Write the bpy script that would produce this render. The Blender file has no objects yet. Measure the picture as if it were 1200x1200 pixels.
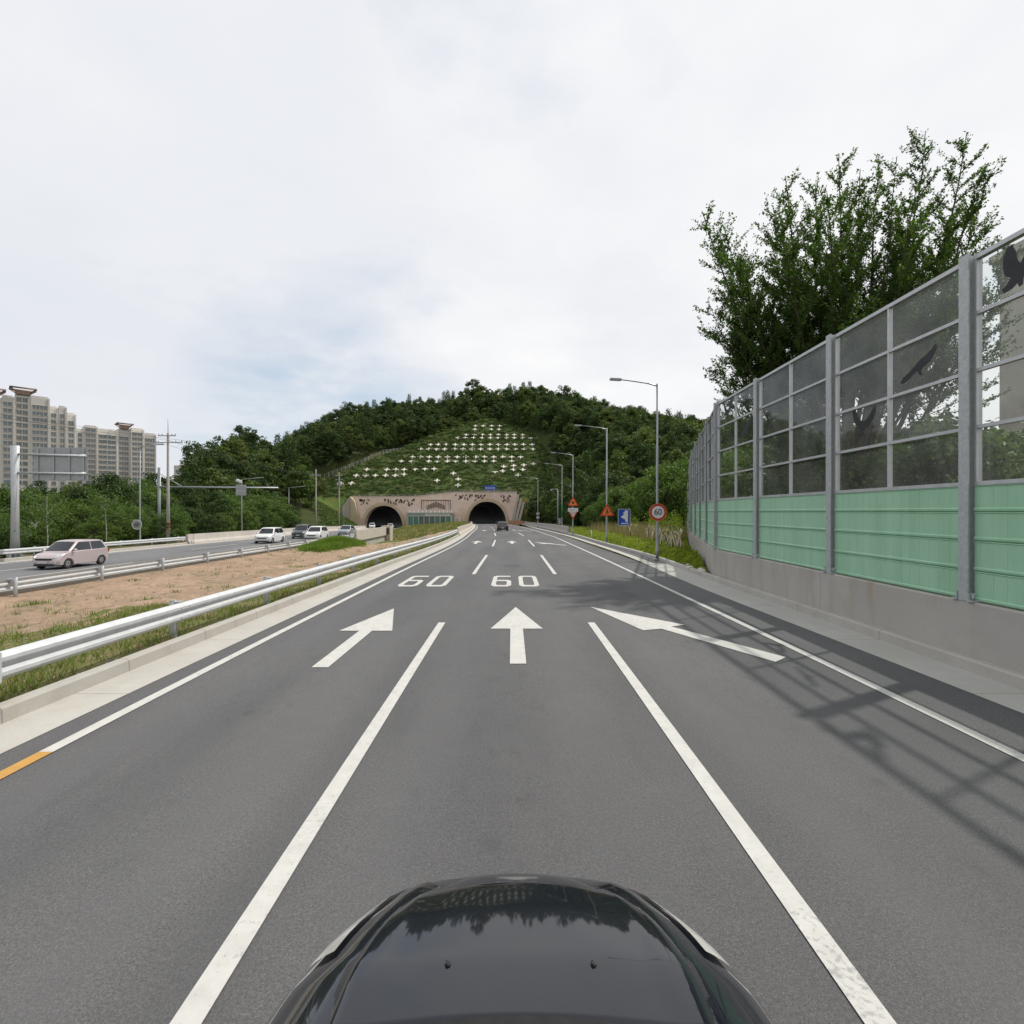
import bpy, bmesh, math, random
import numpy as np
from mathutils import Vector, Matrix
random.seed(7); rng = np.random.default_rng(11)
S = bpy.context.scene
col = S.collection
PI = math.pi
# ------------------------------------------------------------------ camera, light, exposure
cam_d = bpy.data.cameras.new("camera"); cam = bpy.data.objects.new("camera", cam_d); col.objects.link(cam)
cam_d.sensor_width = 36; cam_d.lens = 18.0; cam_d.clip_start = 0.05; cam_d.clip_end = 9000
cam.location = (0, 0, 2.5); cam.rotation_euler = (PI/2 - math.radians(0.08), 0, 0)
S.camera = cam
SUN_EL = math.radians(57); SUN_H = Vector((.882, .472))
sun_d = bpy.data.lights.new("sun", 'SUN'); sun = bpy.data.objects.new("sun", sun_d); col.objects.link(sun)
sun_d.energy = 2.85; sun_d.angle = math.radians(1.2); sun_d.color = (1.0, .955, .88)
sd = Vector((SUN_H.x*math.cos(SUN_EL), SUN_H.y*math.cos(SUN_EL), math.sin(SUN_EL)))
sun.rotation_euler = sd.to_track_quat('Z', 'Y').to_euler()
sun.location = (40, 20, 80)
S.view_settings.view_transform = 'Standard'; S.view_settings.look = 'None'
S.view_settings.exposure = 0.2; S.view_settings.gamma = 1
S.cycles.max_bounces = 8; S.cycles.transparent_max_bounces = 24; S.cycles.diffuse_bounces = 3
S.cycles.glossy_bounces = 3; S.cycles.transmission_bounces = 4; S.cycles.use_denoising = True
S.cycles.sample_clamp_indirect = 6; S.cycles.caustics_reflective = False; S.cycles.caustics_refractive = False

W = bpy.data.worlds.new("World"); S.world = W; W.use_nodes = True
nt = W.node_tree; nt.nodes.clear()
def N(t, ty, **kw):
    n = t.nodes.new(ty)
    for k, v in kw.items(): setattr(n, k, v)
    return n
def mathn(t, op, a, b=None, clamp=False):
    n = N(t, 'ShaderNodeMath', operation=op); n.use_clamp = clamp
    for i, v in enumerate((a, b)):
        if v is None: continue
        if isinstance(v, (int, float)): n.inputs[i].default_value = v
        else: t.links.new(v, n.inputs[i])
    return n.outputs[0]
def ramp(t, fac, stops):
    n = N(t, 'ShaderNodeValToRGB'); t.links.new(fac, n.inputs[0]); e = n.color_ramp.elements
    e[0].position = stops[0][0]; e[-1].position = stops[-1][0]
    for p, c in stops[1:-1]: e.new(p)
    for i, (p, c) in enumerate(stops):
        e[i].position = p
        e[i].color = (c, c, c, 1) if isinstance(c, (int, float)) else (*c, 1)
    return n.outputs[0]
out = N(nt, 'ShaderNodeOutputWorld'); bg = N(nt, 'ShaderNodeBackground'); bg.inputs[1].default_value = 0.1
sky = N(nt, 'ShaderNodeTexSky', sky_type='NISHITA'); sky.sun_disc = False
sky.sun_elevation = SUN_EL; sky.sun_rotation = math.atan2(SUN_H.x, SUN_H.y)
tc = N(nt, 'ShaderNodeTexCoord'); sep = N(nt, 'ShaderNodeSeparateXYZ'); nt.links.new(tc.outputs['Generated'], sep.inputs[0])
# clouds lie on a flat layer overhead: direction divided by its height
den = mathn(nt, 'ADD', mathn(nt, 'MAXIMUM', sep.outputs[2], 0.0), 0.22)
cx_ = mathn(nt, 'DIVIDE', sep.outputs[0], den); cy_ = mathn(nt, 'DIVIDE', sep.outputs[1], den)
cmb = N(nt, 'ShaderNodeCombineXYZ'); nt.links.new(cx_, cmb.inputs[0]); nt.links.new(cy_, cmb.inputs[1])
def wnoise(scale, detail, rough, off):
    m = N(nt, 'ShaderNodeMapping'); nt.links.new(cmb.outputs[0], m.inputs[0]); m.inputs['Location'].default_value = off
    n = N(nt, 'ShaderNodeTexNoise'); n.inputs['Scale'].default_value = scale; n.inputs['Detail'].default_value = detail
    n.inputs['Roughness'].default_value = rough; nt.links.new(m.outputs[0], n.inputs[0]); return n.outputs[0]
cover = ramp(nt, wnoise(0.9, 6, .55, (3.1, 1.2, 0)), [(.24, .25), (.44, 1.0)])
# towards the right the cover is brighter (sunlit cloud), to the left greyer
side = mathn(nt, 'MULTIPLY_ADD', sep.outputs[0], .5); side.node.inputs[2].default_value = .5
n1 = wnoise(1.1, 8, .55, (0.4, 5.3, 0)); n2 = wnoise(0.45, 4, .5, (8.0, 2.0, 0))
br = mathn(nt, 'ADD', mathn(nt, 'MULTIPLY', side, .55), mathn(nt, 'ADD', mathn(nt, 'MULTIPLY', n1, .75), mathn(nt, 'MULTIPLY', n2, .4)))
ccol = ramp(nt, br, [(.55, (6.7, 7.0, 7.5)), (.82, (7.35, 7.5, 7.85)), (1.05, (8.5, 8.5, 8.55))])
skyc = N(nt, 'ShaderNodeMix', data_type='RGBA'); skyc.inputs[0].default_value = .45
nt.links.new(sky.outputs[0], skyc.inputs[6]); skyc.inputs[7].default_value = (7.0, 8.0, 8.8, 1)
vd = N(nt, 'ShaderNodeVectorMath', operation='DOT_PRODUCT'); nt.links.new(tc.outputs['Generated'], vd.inputs[0]); vd.inputs[1].default_value = Vector((-.36, .92, .15)).normalized()
gap = mathn(nt, 'MULTIPLY', ramp(nt, vd.outputs['Value'], [(.970, 0.0), (.995, 1.0)]), ramp(nt, wnoise(2.2, 6, .6, (1.0, 3.0, 0)), [(.38, .25), (.6, 1.0)]))
cover = mathn(nt, 'MULTIPLY', cover, mathn(nt, 'SUBTRACT', 1.0, mathn(nt, 'MULTIPLY', gap, .85)))
mx = N(nt, 'ShaderNodeMix', data_type='RGBA'); nt.links.new(cover, mx.inputs[0])
nt.links.new(skyc.outputs[2], mx.inputs[6]); nt.links.new(ccol, mx.inputs[7])
nt.links.new(mx.outputs[2], bg.inputs[0]); nt.links.new(bg.outputs[0], out.inputs[0])

# ------------------------------------------------------------------ materials
MATS = {}
def bsdf_mat(name):
    m = bpy.data.materials.new(name); m.use_nodes = True; MATS[name] = m
    return m, m.node_tree, m.node_tree.nodes['Principled BSDF']
def noise(t, scale, detail=4, rough=.55, vec=None, stretch=None):
    n = N(t, 'ShaderNodeTexNoise'); n.inputs['Scale'].default_value = scale; n.inputs['Detail'].default_value = detail
    n.inputs['Roughness'].default_value = rough
    c = N(t, 'ShaderNodeTexCoord'); src = c.outputs['Object']
    if stretch:
        mp = N(t, 'ShaderNodeMapping'); mp.inputs['Scale'].default_value = stretch; t.links.new(src, mp.inputs[0]); src = mp.outputs[0]
    t.links.new(src, n.inputs['Vector']); return n.outputs[0]
def mixc(t, fac, a, b, mode='MIX'):
    n = N(t, 'ShaderNodeMix', data_type='RGBA', blend_type=mode)
    for i, v in ((0, fac), (6, a), (7, b)):
        if isinstance(v, (int, float)): n.inputs[i].default_value = v
        elif isinstance(v, tuple): n.inputs[i].default_value = (*v, 1)
        else: t.links.new(v, n.inputs[i])
    return n.outputs[2]
def add_bump(t, p, h, strength, dist):
    b = N(t, 'ShaderNodeBump'); b.inputs['Strength'].default_value = strength; b.inputs['Distance'].default_value = dist
    t.links.new(h, b.inputs['Height']); t.links.new(b.outputs[0], p.inputs['Normal'])
def pm(name, c1, c2=None, scale=3, rough=.7, metal=0, bump=0, dist=.01, stretch=None, detail=5, lo=.35, hi=.65, coat=0):
    m, t, p = bsdf_mat(name)
    p.inputs['Roughness'].default_value = rough; p.inputs['Metallic'].default_value = metal
    p.inputs['Coat Weight'].default_value = coat
    if c2 is None: c2 = tuple(v*.88 for v in c1)
    f = noise(t, scale, detail, .6, stretch=stretch)
    f2 = ramp(t, f, [(lo, 0.0), (hi, 1.0)])
    t.links.new(mixc(t, f2, c1, c2), p.inputs['Base Color'])
    if bump: add_bump(t, p, f, bump, dist)
    return m
def asphalt(name, base, tracks=None):
    m, t, p = bsdf_mat(name); p.inputs['Roughness'].default_value = .82
    a = noise(t, 90, 3, .7); b = noise(t, .35, 4, .6, stretch=(1, .25, 1)); c = noise(t, 4, 4, .6); s = noise(t, 220, 1, .5)
    a2 = noise(t, 38, 2, .6)
    c1 = mixc(t, ramp(t, a, [(.33, 0.0), (.67, 1.0)]), tuple(v*.62 for v in base), tuple(v*1.38 for v in base))
    c1 = mixc(t, 1.0, c1, ramp(t, a2, [(.3, .82), (.7, 1.18)]), 'MULTIPLY')
    c2 = mixc(t, ramp(t, b, [(.35, 0.0), (.65, 1.0)]), (.80, .80, .81), (1.14, 1.14, 1.12))
    c3 = mixc(t, 1.0, c1, c2, 'MULTIPLY')
    c4 = mixc(t, 1.0, c3, mixc(t, c, (.9, .9, .9), (1.1, 1.1, 1.1)), 'MULTIPLY')
    c5 = mixc(t, ramp(t, s, [(.66, 0.0), (.74, .8)]), c4, (.3, .3, .29))
    if tracks:   # worn wheel tracks along each lane, a little smoother and paler; long faint tar joints
        tcn = N(t, 'ShaderNodeTexCoord'); sx = N(t, 'ShaderNodeSeparateXYZ'); t.links.new(tcn.outputs['Object'], sx.inputs[0])
        ph = mathn(t, 'MULTIPLY', mathn(t, 'ADD', sx.outputs[0], tracks), 2*PI/1.685)
        w = mathn(t, 'MULTIPLY', mathn(t, 'COSINE', ph), ramp(t, noise(t, .5, 3, .5, stretch=(1, .2, 1)), [(.3, 0.0), (.7, 1.0)]))
        c5 = mixc(t, mathn(t, 'MULTIPLY', mathn(t, 'MAXIMUM', w, 0.0), .5), c5, tuple(v*1.22 for v in base))
        c5 = mixc(t, mathn(t, 'MULTIPLY', mathn(t, 'MAXIMUM', mathn(t, 'MULTIPLY', w, -1.0), 0.0), .45), c5, tuple(v*.75 for v in base))
        # oil drips down the middle of each lane
        mid = mathn(t, 'MAXIMUM', mathn(t, 'COSINE', mathn(t, 'MULTIPLY', mathn(t, 'ADD', sx.outputs[0], -.1), 2*PI/3.37)), 0.0)
        dr = mathn(t, 'MULTIPLY', mathn(t, 'MULTIPLY', mid, mid), ramp(t, noise(t, 3.2, 4, .65, stretch=(1, .55, 1)), [(.56, 0.0), (.70, 1.0)]))
        c5 = mixc(t, mathn(t, 'MULTIPLY', dr, .45), c5, tuple(v*.45 for v in base))
        c5 = mixc(t, mathn(t, 'MULTIPLY', ramp(t, noise(t, 1.1, 3, .5, stretch=(1.6, .25, 1)), [(.60, 0.0), (.72, 1.0)]), .22), c5, tuple(v*.6 for v in base))
    t.links.new(c5, p.inputs['Base Color'])
    add_bump(t, p, a, .5, .004)
    return m
M_ASPH = asphalt('asphalt', (.086, .085, .087), 2.53)
M_ASPH2 = asphalt('far_road_asphalt', (.13, .13, .135))
M_FRESH = asphalt('fresh_asphalt', (.098, .098, .100))
def paint(name, c, wear=.5):
    m, t, p = bsdf_mat(name); p.inputs['Roughness'].default_value = .7
    a = noise(t, 26, 6, .7); b = noise(t, 1.3, 3, .5)
    f = mathn(t, 'ADD', mathn(t, 'MULTIPLY', a, .7), mathn(t, 'MULTIPLY', b, .3))
    k = ramp(t, f, [(.37, 1.0), (.45, 0.0)])
    cc = mixc(t, ramp(t, noise(t, 6, 4, .6), [(.35, 0.0), (.7, 1.0)]), c, tuple(v*.86 for v in c))
    t.links.new(mixc(t, mathn(t, 'MULTIPLY', k, wear), cc, (.17, .17, .165)), p.inputs['Base Color'])
    add_bump(t, p, a, .3, .003)
    return m
M_WHITE = paint('white_road_paint', (.53, .52, .49), .55); M_YEL = paint('yellow_road_paint', (.50, .27, .06), .8)
def concrete(name, c, stain=(.5, .44, .36), st=.5, sc=1.0, joint=0):
    m, t, p = bsdf_mat(name); p.inputs['Roughness'].default_value = .85
    a = noise(t, 1.2*sc, 6, .65); b = noise(t, 40*sc, 3, .6); v = noise(t, 2.2*sc, 5, .6, stretch=(1, 1, .12))
    c1 = mixc(t, ramp(t, a, [(.3, 0.0), (.7, 1.0)]), tuple(x*.86 for x in c), tuple(x*1.1 for x in c))
    c2 = mixc(t, mathn(t, 'MULTIPLY', ramp(t, v, [(.52, 0.0), (.72, 1.0)]), st), c1, tuple(x*y*1.1 for x, y in zip(c, (1.5*stain[0], 1.5*stain[1], 1.5*stain[2]))))
    c3 = mixc(t, mathn(t, 'MULTIPLY', ramp(t, b, [(.3, 0.0), (.7, 1.0)]), .35), c2, tuple(x*.7 for x in c))
    if joint:
        tcn = N(t, 'ShaderNodeTexCoord'); sx = N(t, 'ShaderNodeSeparateXYZ'); t.links.new(tcn.outputs['Object'], sx.inputs[0])
        fr = mathn(t, 'FRACT', mathn(t, 'MULTIPLY', mathn(t, 'ADD', sx.outputs[1], 200.0), 1/joint)); jm = mathn(t, 'LESS_THAN', fr, .018/joint*1.0)
        c3 = mixc(t, mathn(t, 'MULTIPLY', jm, .7), c3, tuple(x*.35 for x in c))
        c3 = mixc(t, mathn(t, 'MULTIPLY', ramp(t, noise(t, .6*sc, 6, .7), [(.5, 0.0), (.7, 1.0)]), .35), c3, tuple(x*y for x, y in zip(c, (.62, .58, .52))))
    t.links.new(c3, p.inputs['Base Color']); add_bump(t, p, b, .35, .006)
    return m
M_CONC = concrete('concrete', (.42, .40, .365), joint=2.0); M_GUT = concrete('gutter_concrete', (.46, .44, .40), st=.3, joint=3.0)
M_WALL = concrete('barrier_base_concrete', (.46, .435, .40), stain=(.50, .42, .32), st=.85, joint=6.0)
M_GUTD = concrete('shaded_side_gutter_concrete', (.50, .485, .45), st=.25, joint=3.0)
M_LIGHTC = concrete('pale_precast_concrete', (.50, .45, .39), st=.35)
M_PAR = concrete('parapet_concrete', (.50, .46, .42), st=.3, sc=.5)
M_GALV = pm('galvanised_steel', (.60, .615, .625), (.52, .535, .545), 5, .5, .25, .08, .002)
M_GALVP = pm('galvanised_post', (.50, .52, .53), (.40, .42, .43), 14, .5, .35, .1, .002)
M_POLE = pm('pole_steel', (.42, .44, .45), (.36, .38, .39), 2, .45, .5)
M_POLEC = pm('concrete_pole', (.46, .44, .40), (.38, .36, .33), 3, .8)
M_SIGNB = pm('sign_back_aluminium', (.40, .41, .42), (.34, .35, .36), 1.5, .5, .5)
M_SOIL = None
M_BLACK = pm('black_plastic', (.012, .012, .013), (.02, .02, .02), 20, .55)
M_TYRE = pm('tyre_rubber', (.02, .02, .02), (.03, .03, .03), 20, .85)
M_RIM = pm('wheel_alloy', (.5, .5, .51), (.42, .42, .43), 8, .35, .7)
M_CGLASS = pm('car_glass', (.018, .021, .025), (.03, .033, .04), 1, .04)
M_HLAMP = pm('headlamp_lens', (.62, .64, .66), (.4, .42, .44), 12, .1, .3, coat=1)
M_TAIL = pm('tail_lamp_lens', (.35, .015, .012), (.25, .01, .01), 10, .2)
M_PLATE = pm('number_plate', (.6, .6, .58), (.5, .5, .48), 8, .5)
M_BIRD = pm('bird_decal', (.012, .012, .016), (.02, .02, .025), 3, .6)
M_BARK = pm('bark', (.10, .075, .055), (.05, .04, .03), 9, .9, 0, .6, .02, stretch=(1, 1, .2))
M_STAKE = pm('pale_wood_stake', (.60, .50, .39), (.46, .37, .27), 6, .8, stretch=(1, 1, .2))
M_ORANGE = pm('orange_barrier_plastic', (.42, .17, .05), (.3, .13, .05), .9, .6)
M_CROSS = concrete('white_precast_concrete', (.66, .62, .54), st=.2)
M_RED = pm('sign_red', (.50, .035, .03), None, 5, .45); M_SWHITE = pm('sign_white', (.72, .72, .72), None, 5, .45)
M_SORANGE = pm('sign_orange', (.78, .22, .02), None, 5, .45); M_SBLUE = pm('sign_blue', (.012, .07, .42), None, 5, .45)
M_SBLACK = pm('sign_black', (.015, .018, .03), None, 5, .5); M_SPINK = pm('sign_pale_pink', (.62, .45, .45), None, 5, .45)
M_PORTAL = None
def leafmat(name, a, b, c, trans=.35, seg=.5):
    m = bpy.data.materials.new(name); m.use_nodes = True; t = m.node_tree; t.nodes.clear(); MATS[name] = m
    o = N(t, 'ShaderNodeOutputMaterial'); d = N(t, 'ShaderNodeBsdfPrincipled'); tr = N(t, 'ShaderNodeBsdfTranslucent')
    d.inputs['Roughness'].default_value = .55; d.inputs['Specular IOR Level'].default_value = .3
    g = N(t, 'ShaderNodeNewGeometry'); oi = N(t, 'ShaderNodeObjectInfo')
    r1 = mixc(t, g.outputs['Random Per Island'], a, b)
    r2 = mixc(t, mathn(t, 'MULTIPLY', oi.outputs['Random'], .8), r1, c)
    nn = noise(t, seg, 3, .6)
    r3 = mixc(t, 1.0, r2, ramp(t, nn, [(.3, .72), (.7, 1.28)]), 'MULTIPLY')
    t.links.new(r3, d.inputs['Base Color'])
    tcol = mixc(t, 1.0, r3, (1.15, 1.35, .55), 'MULTIPLY'); t.links.new(tcol, tr.inputs[0])
    ms = N(t, 'ShaderNodeMixShader'); ms.inputs[0].default_value = trans
    t.links.new(d.outputs[0], ms.inputs[1]); t.links.new(tr.outputs[0], ms.inputs[2]); t.links.new(ms.outputs[0], o.inputs[0])
    return m
M_LEAF = leafmat('forest_leaf', (.050, .088, .018), (.090, .14, .026), (.115, .14, .035))
M_LEAF2 = leafmat('roadside_leaf', (.055, .105, .022), (.095, .16, .03), (.10, .15, .03))
M_LEAFD = leafmat('dark_leaf', (.032, .060, .018), (.055, .095, .02), (.045, .07, .018))
M_LEAFB = leafmat('upswept_tree_leaf', (.055, .10, .02), (.10, .16, .03), (.06, .11, .02), trans=.5, seg=.6)
M_GRASS = leafmat('grass_blade', (.13, .18, .03), (.20, .22, .055), (.09, .16, .025), .4, 1.2)
M_GRASSG = leafmat('green_grass_blade', (.11, .18, .025), (.19, .25, .045), (.12, .19, .03), .4, 1.2)
M_COVER = leafmat('ground_cover_leaf', (.17, .22, .022), (.29, .33, .035), (.14, .19, .02), .35, 1.0)
M_SLOPE = leafmat('slope_plant_leaf', (.055, .10, .022), (.10, .155, .032), (.085, .115, .03), .3, .3)
M_DRY = leafmat('dry_grass_blade', (.28, .22, .12), (.34, .28, .15), (.22, .18, .10), .3, 1.2)
# ground materials with position based patches
def patches(name, cols, scales, rough=.95, bump=.6):
    m, t, p = bsdf_mat(name); p.inputs['Roughness'].default_value = rough; p.inputs['Specular IOR Level'].default_value = .1
    c = mixc(t, ramp(t, noise(t, scales[0], 6, .65), [(.38, 0.0), (.62, 1.0)]), cols[0], cols[1])
    c = mixc(t, ramp(t, noise(t, scales[1], 6, .7), [(.50, 0.0), (.66, 1.0)]), c, cols[2])
    f = noise(t, scales[2], 6, .75)
    c = mixc(t, 1.0, c, ramp(t, f, [(.3, .75), (.7, 1.25)]), 'MULTIPLY')
    t.links.new(c, p.inputs['Base Color']); add_bump(t, p, f, bump, .06)
    return m
M_FLOOR = patches('forest_floor', [(.035, .05, .018), (.06, .065, .025), (.05, .075, .02)], (.1, .5, 4))
M_CUT = patches('cut_slope_turf', [(.042, .070, .02), (.062, .09, .026), (.10, .095, .042)], (.12, .35, 5))
M_CUTB = patches('side_slope_turf', [(.06, .11, .025), (.10, .14, .035), (.20, .13, .06)], (.1, .12, 5))
M_SOIL = patches('median_soil', [(.36, .255, .18), (.29, .21, .145), (.21, .165, .11)], (.35, 1.1, 5), bump=1.0)
M_SOILG = patches('grassy_soil', [(.17, .15, .07), (.13, .15, .045), (.24, .19, .11)], (.6, 1.5, 8), bump=.8)
M_GRAVEL = patches('gravel_slope', [(.25, .21, .17), (.30, .26, .21), (.18, .16, .12)], (.8, 2, 9), bump=1.0)
M_EMB = patches('embankment_turf', [(.15, .15, .045), (.20, .175, .075), (.24, .18, .10)], (.15, .4, 6))
M_VERGE = patches('verge_soil', [(.12, .11, .05), (.09, .10, .04), (.16, .13, .08)], (.6, 1.5, 8))

# ------------------------------------------------------------------ object helpers
def obj(name, me, mat=None, parent=None, loc=None, rot=None):
    if isinstance(me, bmesh.types.BMesh):
        bm = me; me = bpy.data.meshes.new(name); bm.to_mesh(me); bm.free()
    o = bpy.data.objects.new(name, me); col.objects.link(o)
    if mat is not None:
        for m in (mat if isinstance(mat, (list, tuple)) else [mat]): me.materials.append(m)
    if parent: o.parent = parent
    if loc: o.location = loc
    if rot: o.rotation_euler = rot
    return o
def tag(o, label, cat, group=None, kind=None):
    o['label'] = label; o['category'] = cat
    if group: o['group'] = group
    if kind: o['kind'] = kind
    return o
def struct(o): o['kind'] = 'structure'; return o
def thing(name, label, cat, loc=(0, 0, 0), rz=0, group=None):
    o = bpy.data.objects.new(name, None); col.objects.link(o); o.empty_display_size = .3
    o.location = loc; o.rotation_euler = (0, 0, rz); return tag(o, label, cat, group)
KIDS = {}
def copy_tree(o, parent=None, label=None):
    c = o.copy(); col.objects.link(c); c.parent = parent
    if label: c['label'] = label
    for ch in list(o.children): copy_tree(ch, c)
    return c
def smooth(o, ang=None):
    for p in o.data.polygons: p.use_smooth = True
    if ang: o.data.set_sharp_from_angle(angle=math.radians(ang))
    return o
def box(bm, lo, hi, mi=0, M=None):
    vs = [bm.verts.new((x, y, z)) for x in (lo[0], hi[0]) for y in (lo[1], hi[1]) for z in (lo[2], hi[2])]
    if M is not None:
        for v in vs: v.co = M @ v.co
    for f in ((0, 1, 3, 2), (4, 6, 7, 5), (0, 4, 5, 1), (2, 3, 7, 6), (0, 2, 6, 4), (1, 5, 7, 3)):
        F = bm.faces.new([vs[i] for i in f]); F.material_index = mi
    return vs
def tube(bm, pts, radii, n=10, cap=True, mi=0):
    pts = [Vector(p) for p in pts]
    if isinstance(radii, (int, float)): radii = [radii]*len(pts)
    rings = []; ref = None
    for i, p in enumerate(pts):
        d = (pts[min(i+1, len(pts)-1)] - pts[max(i-1, 0)]).normalized()
        if ref is None:
            ref = Vector((1, 0, 0)) if abs(d.x) < .8 else Vector((0, 1, 0))
        a = d.cross(ref).normalized(); b = d.cross(a).normalized(); ref = b.cross(d).normalized() if b.cross(d).length > 0 else ref
        a = d.cross(ref).normalized(); b = d.cross(a).normalized()
        rings.append([bm.verts.new(p + (a*math.cos(2*PI*k/n) + b*math.sin(2*PI*k/n))*radii[i]) for k in range(n)])
    for r0, r1 in zip(rings, rings[1:]):
        for k in range(n):
            F = bm.faces.new((r0[k], r0[(k+1) % n], r1[(k+1) % n], r1[k])); F.smooth = True; F.material_index = mi
    if cap:
        bm.faces.new(rings[0][::-1]).material_index = mi; bm.faces.new(rings[-1]).material_index = mi
def prism(bm, poly, axis, a, b, mi=0):
    """poly of 2D points extruded between a and b along axis ('x','y','z')"""
    def P(p, t):
        return {'x': (t, p[0], p[1]), 'y': (p[0], t, p[1]), 'z': (p[0], p[1], t)}[axis]
    A = [bm.verts.new(P(p, a)) for p in poly]; B = [bm.verts.new(P(p, b)) for p in poly]
    n = len(poly)
    bm.faces.new(A).material_index = mi; bm.faces.new(B[::-1]).material_index = mi
    for i in range(n): bm.faces.new((A[i], B[i], B[(i+1) % n], A[(i+1) % n])).material_index = mi
    return A, B
def tri_ng(bm):
    for f in bm.faces: f.normal_update()
    bmesh.ops.triangulate(bm, faces=[f for f in bm.faces if len(f.verts) > 4])
def fix(bm): bmesh.ops.recalc_face_normals(bm, faces=bm.faces); return bm
def sweep(bm, sect, path, closed=True, mi=0):
    """sect: (offset, z) points, path: list of (x, y, z, nx, ny) with the lateral normal"""
    rings = [[bm.verts.new((x + nx*o, y + ny*o, z + h)) for o, h in sect] for x, y, z, nx, ny in path]
    n = len(sect)
    for r0, r1 in zip(rings, rings[1:]):
        for k in range(n if closed else n-1):
            F = bm.faces.new((r0[k], r0[(k+1) % n], r1[(k+1) % n], r1[k])); F.material_index = mi
    if closed:
        bm.faces.new(rings[0]).material_index = mi; bm.faces.new(rings[-1][::-1]).material_index = mi
def np_mesh(name, V, k=4):
    """V: (n,k,3) array of separate faces"""
    n = len(V); me = bpy.data.meshes.new(name)
    me.vertices.add(n*k); me.vertices.foreach_set('co', V.astype(np.float32).ravel())
    me.loops.add(n*k); me.loops.foreach_set('vertex_index', np.arange(n*k, dtype=np.int32))
    me.polygons.add(n); me.polygons.foreach_set('loop_start', np.arange(0, n*k, k, dtype=np.int32))
    me.polygons.foreach_set('loop_total', np.full(n, k, dtype=np.int32)); me.update(calc_edges=True)
    return me
def join_me(name, parts):
    """parts: list of (mesh, material) -> one mesh"""
    bm = bmesh.new(); me = bpy.data.meshes.new(name)
    for i, (m, mat) in enumerate(parts):
        n0 = len(bm.faces); bm.from_mesh(m); bm.faces.ensure_lookup_table()
        for f in bm.faces[n0:]: f.material_index = i
        me.materials.append(mat)
    bm.to_mesh(me); bm.free(); return me
def text_mesh(s, size, extrude=.004):
    c = bpy.data.curves.new('text', 'FONT'); c.body = s; c.size = size; c.extrude = extrude; c.align_x = 'CENTER'; c.align_y = 'CENTER'
    o = bpy.data.objects.new('text', c); col.objects.link(o)
    bpy.context.view_layer.update()
    me = bpy.data.meshes.new_from_object(o.evaluated_get(bpy.context.evaluated_depsgraph_get()))
    bpy.data.objects.remove(o); bpy.data.curves.remove(c); return me

# ------------------------------------------------------------------ plan of the place
def tab(pairs):
    xs = np.array([p[0] for p in pairs], float); ys = np.array([p[1] for p in pairs], float)
    d = np.gradient(ys, xs)
    def f(x):
        x = np.asarray(x, float); xc = np.clip(x, xs[0], xs[-1]); i = np.clip(np.searchsorted(xs, xc) - 1, 0, len(xs)-2)
        h = xs[i+1]-xs[i]; t = (xc - xs[i])/h
        r = (2*t**3-3*t**2+1)*ys[i] + (t**3-2*t**2+t)*h*d[i] + (-2*t**3+3*t**2)*ys[i+1] + (t**3-t**2)*h*d[i+1]
        return r if r.ndim else float(r)
    return f
c1 = tab([(-60, .1), (-20, .1), (20, .1), (45, .08), (58, -.15), (72, -.75), (88, -1.4), (107, -2.4), (138, -4.5), (170, -7), (200, -9.8), (270, -17)])
zr = tab([(-60, 0), (0, 0), (6, 0), (20, -.1), (45, -.38), (60, -.47), (80, -.65), (100, -.9), (150, -1.65), (200, -2.4), (270, -3.4)])
c2 = tab([(-60, -25.5), (0, -25.5), (45, -25.7), (66, -27), (88, -28.7), (110, -31.2), (140, -36), (170, -42.5), (200, -50), (270, -70)])
zr2 = tab([(-60, -.7), (0, -.7), (30, -.7), (55, -.88), (66, -1.0), (90, -1.3), (140, -2.5), (200, -4.0), (270, -5)])
def cpath(c, z, off, y0, y1, step=2.0, dz=0.0):
    """points along a road at lateral offset off (number or function of Y)"""
    n = max(2, int(abs(y1-y0)/step)+1); P = []
    for y in np.linspace(y0, y1, n):
        sl = (c(y+.5)-c(y-.5)); L = math.hypot(1, sl); nx, ny = 1/L, -sl/L
        o = off(y) if callable(off) else off
        P.append((c(y)+o, y, z(y)+dz, nx, ny))
    return P
def ribbon(name, c, z, o0, o1, y0, y1, mat, dz, step=2.0, nx=1):
    bm = bmesh.new(); rows = []
    n = max(2, int((y1-y0)/step)+1)
    for y in np.linspace(y0, y1, n):
        a = o0(y) if callable(o0) else o0; b = o1(y) if callable(o1) else o1
        rows.append([bm.verts.new((c(y)+a+(b-a)*k/nx, y, z(y)+dz)) for k in range(nx+1)])
    for r0, r1 in zip(rows, rows[1:]):
        for k in range(nx): bm.faces.new((r0[k], r0[k+1], r1[k+1], r1[k]))
    return obj(name, bm, mat)
YP = 200.0      # portal plane
gut_in = tab([(-60, 6.2), (6, 6.2), (18, 6.25), (27, 6.7), (60, 6.9), (100, 6.9), (190, 12)])
kerb_r = tab([(-60, 7.05), (10, 7.08), (19, 7.35), (27, 7.8), (50, 7.8), (60, 7.9), (100, 8.3), (150, 10.0), (190, 13.2), (205, 13.6)])
kerb_l = tab([(-60, -6.1), (50, -6.1), (62, -6.1), (90, -6.0), (130, -6.0), (200, -6.5)])

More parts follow.
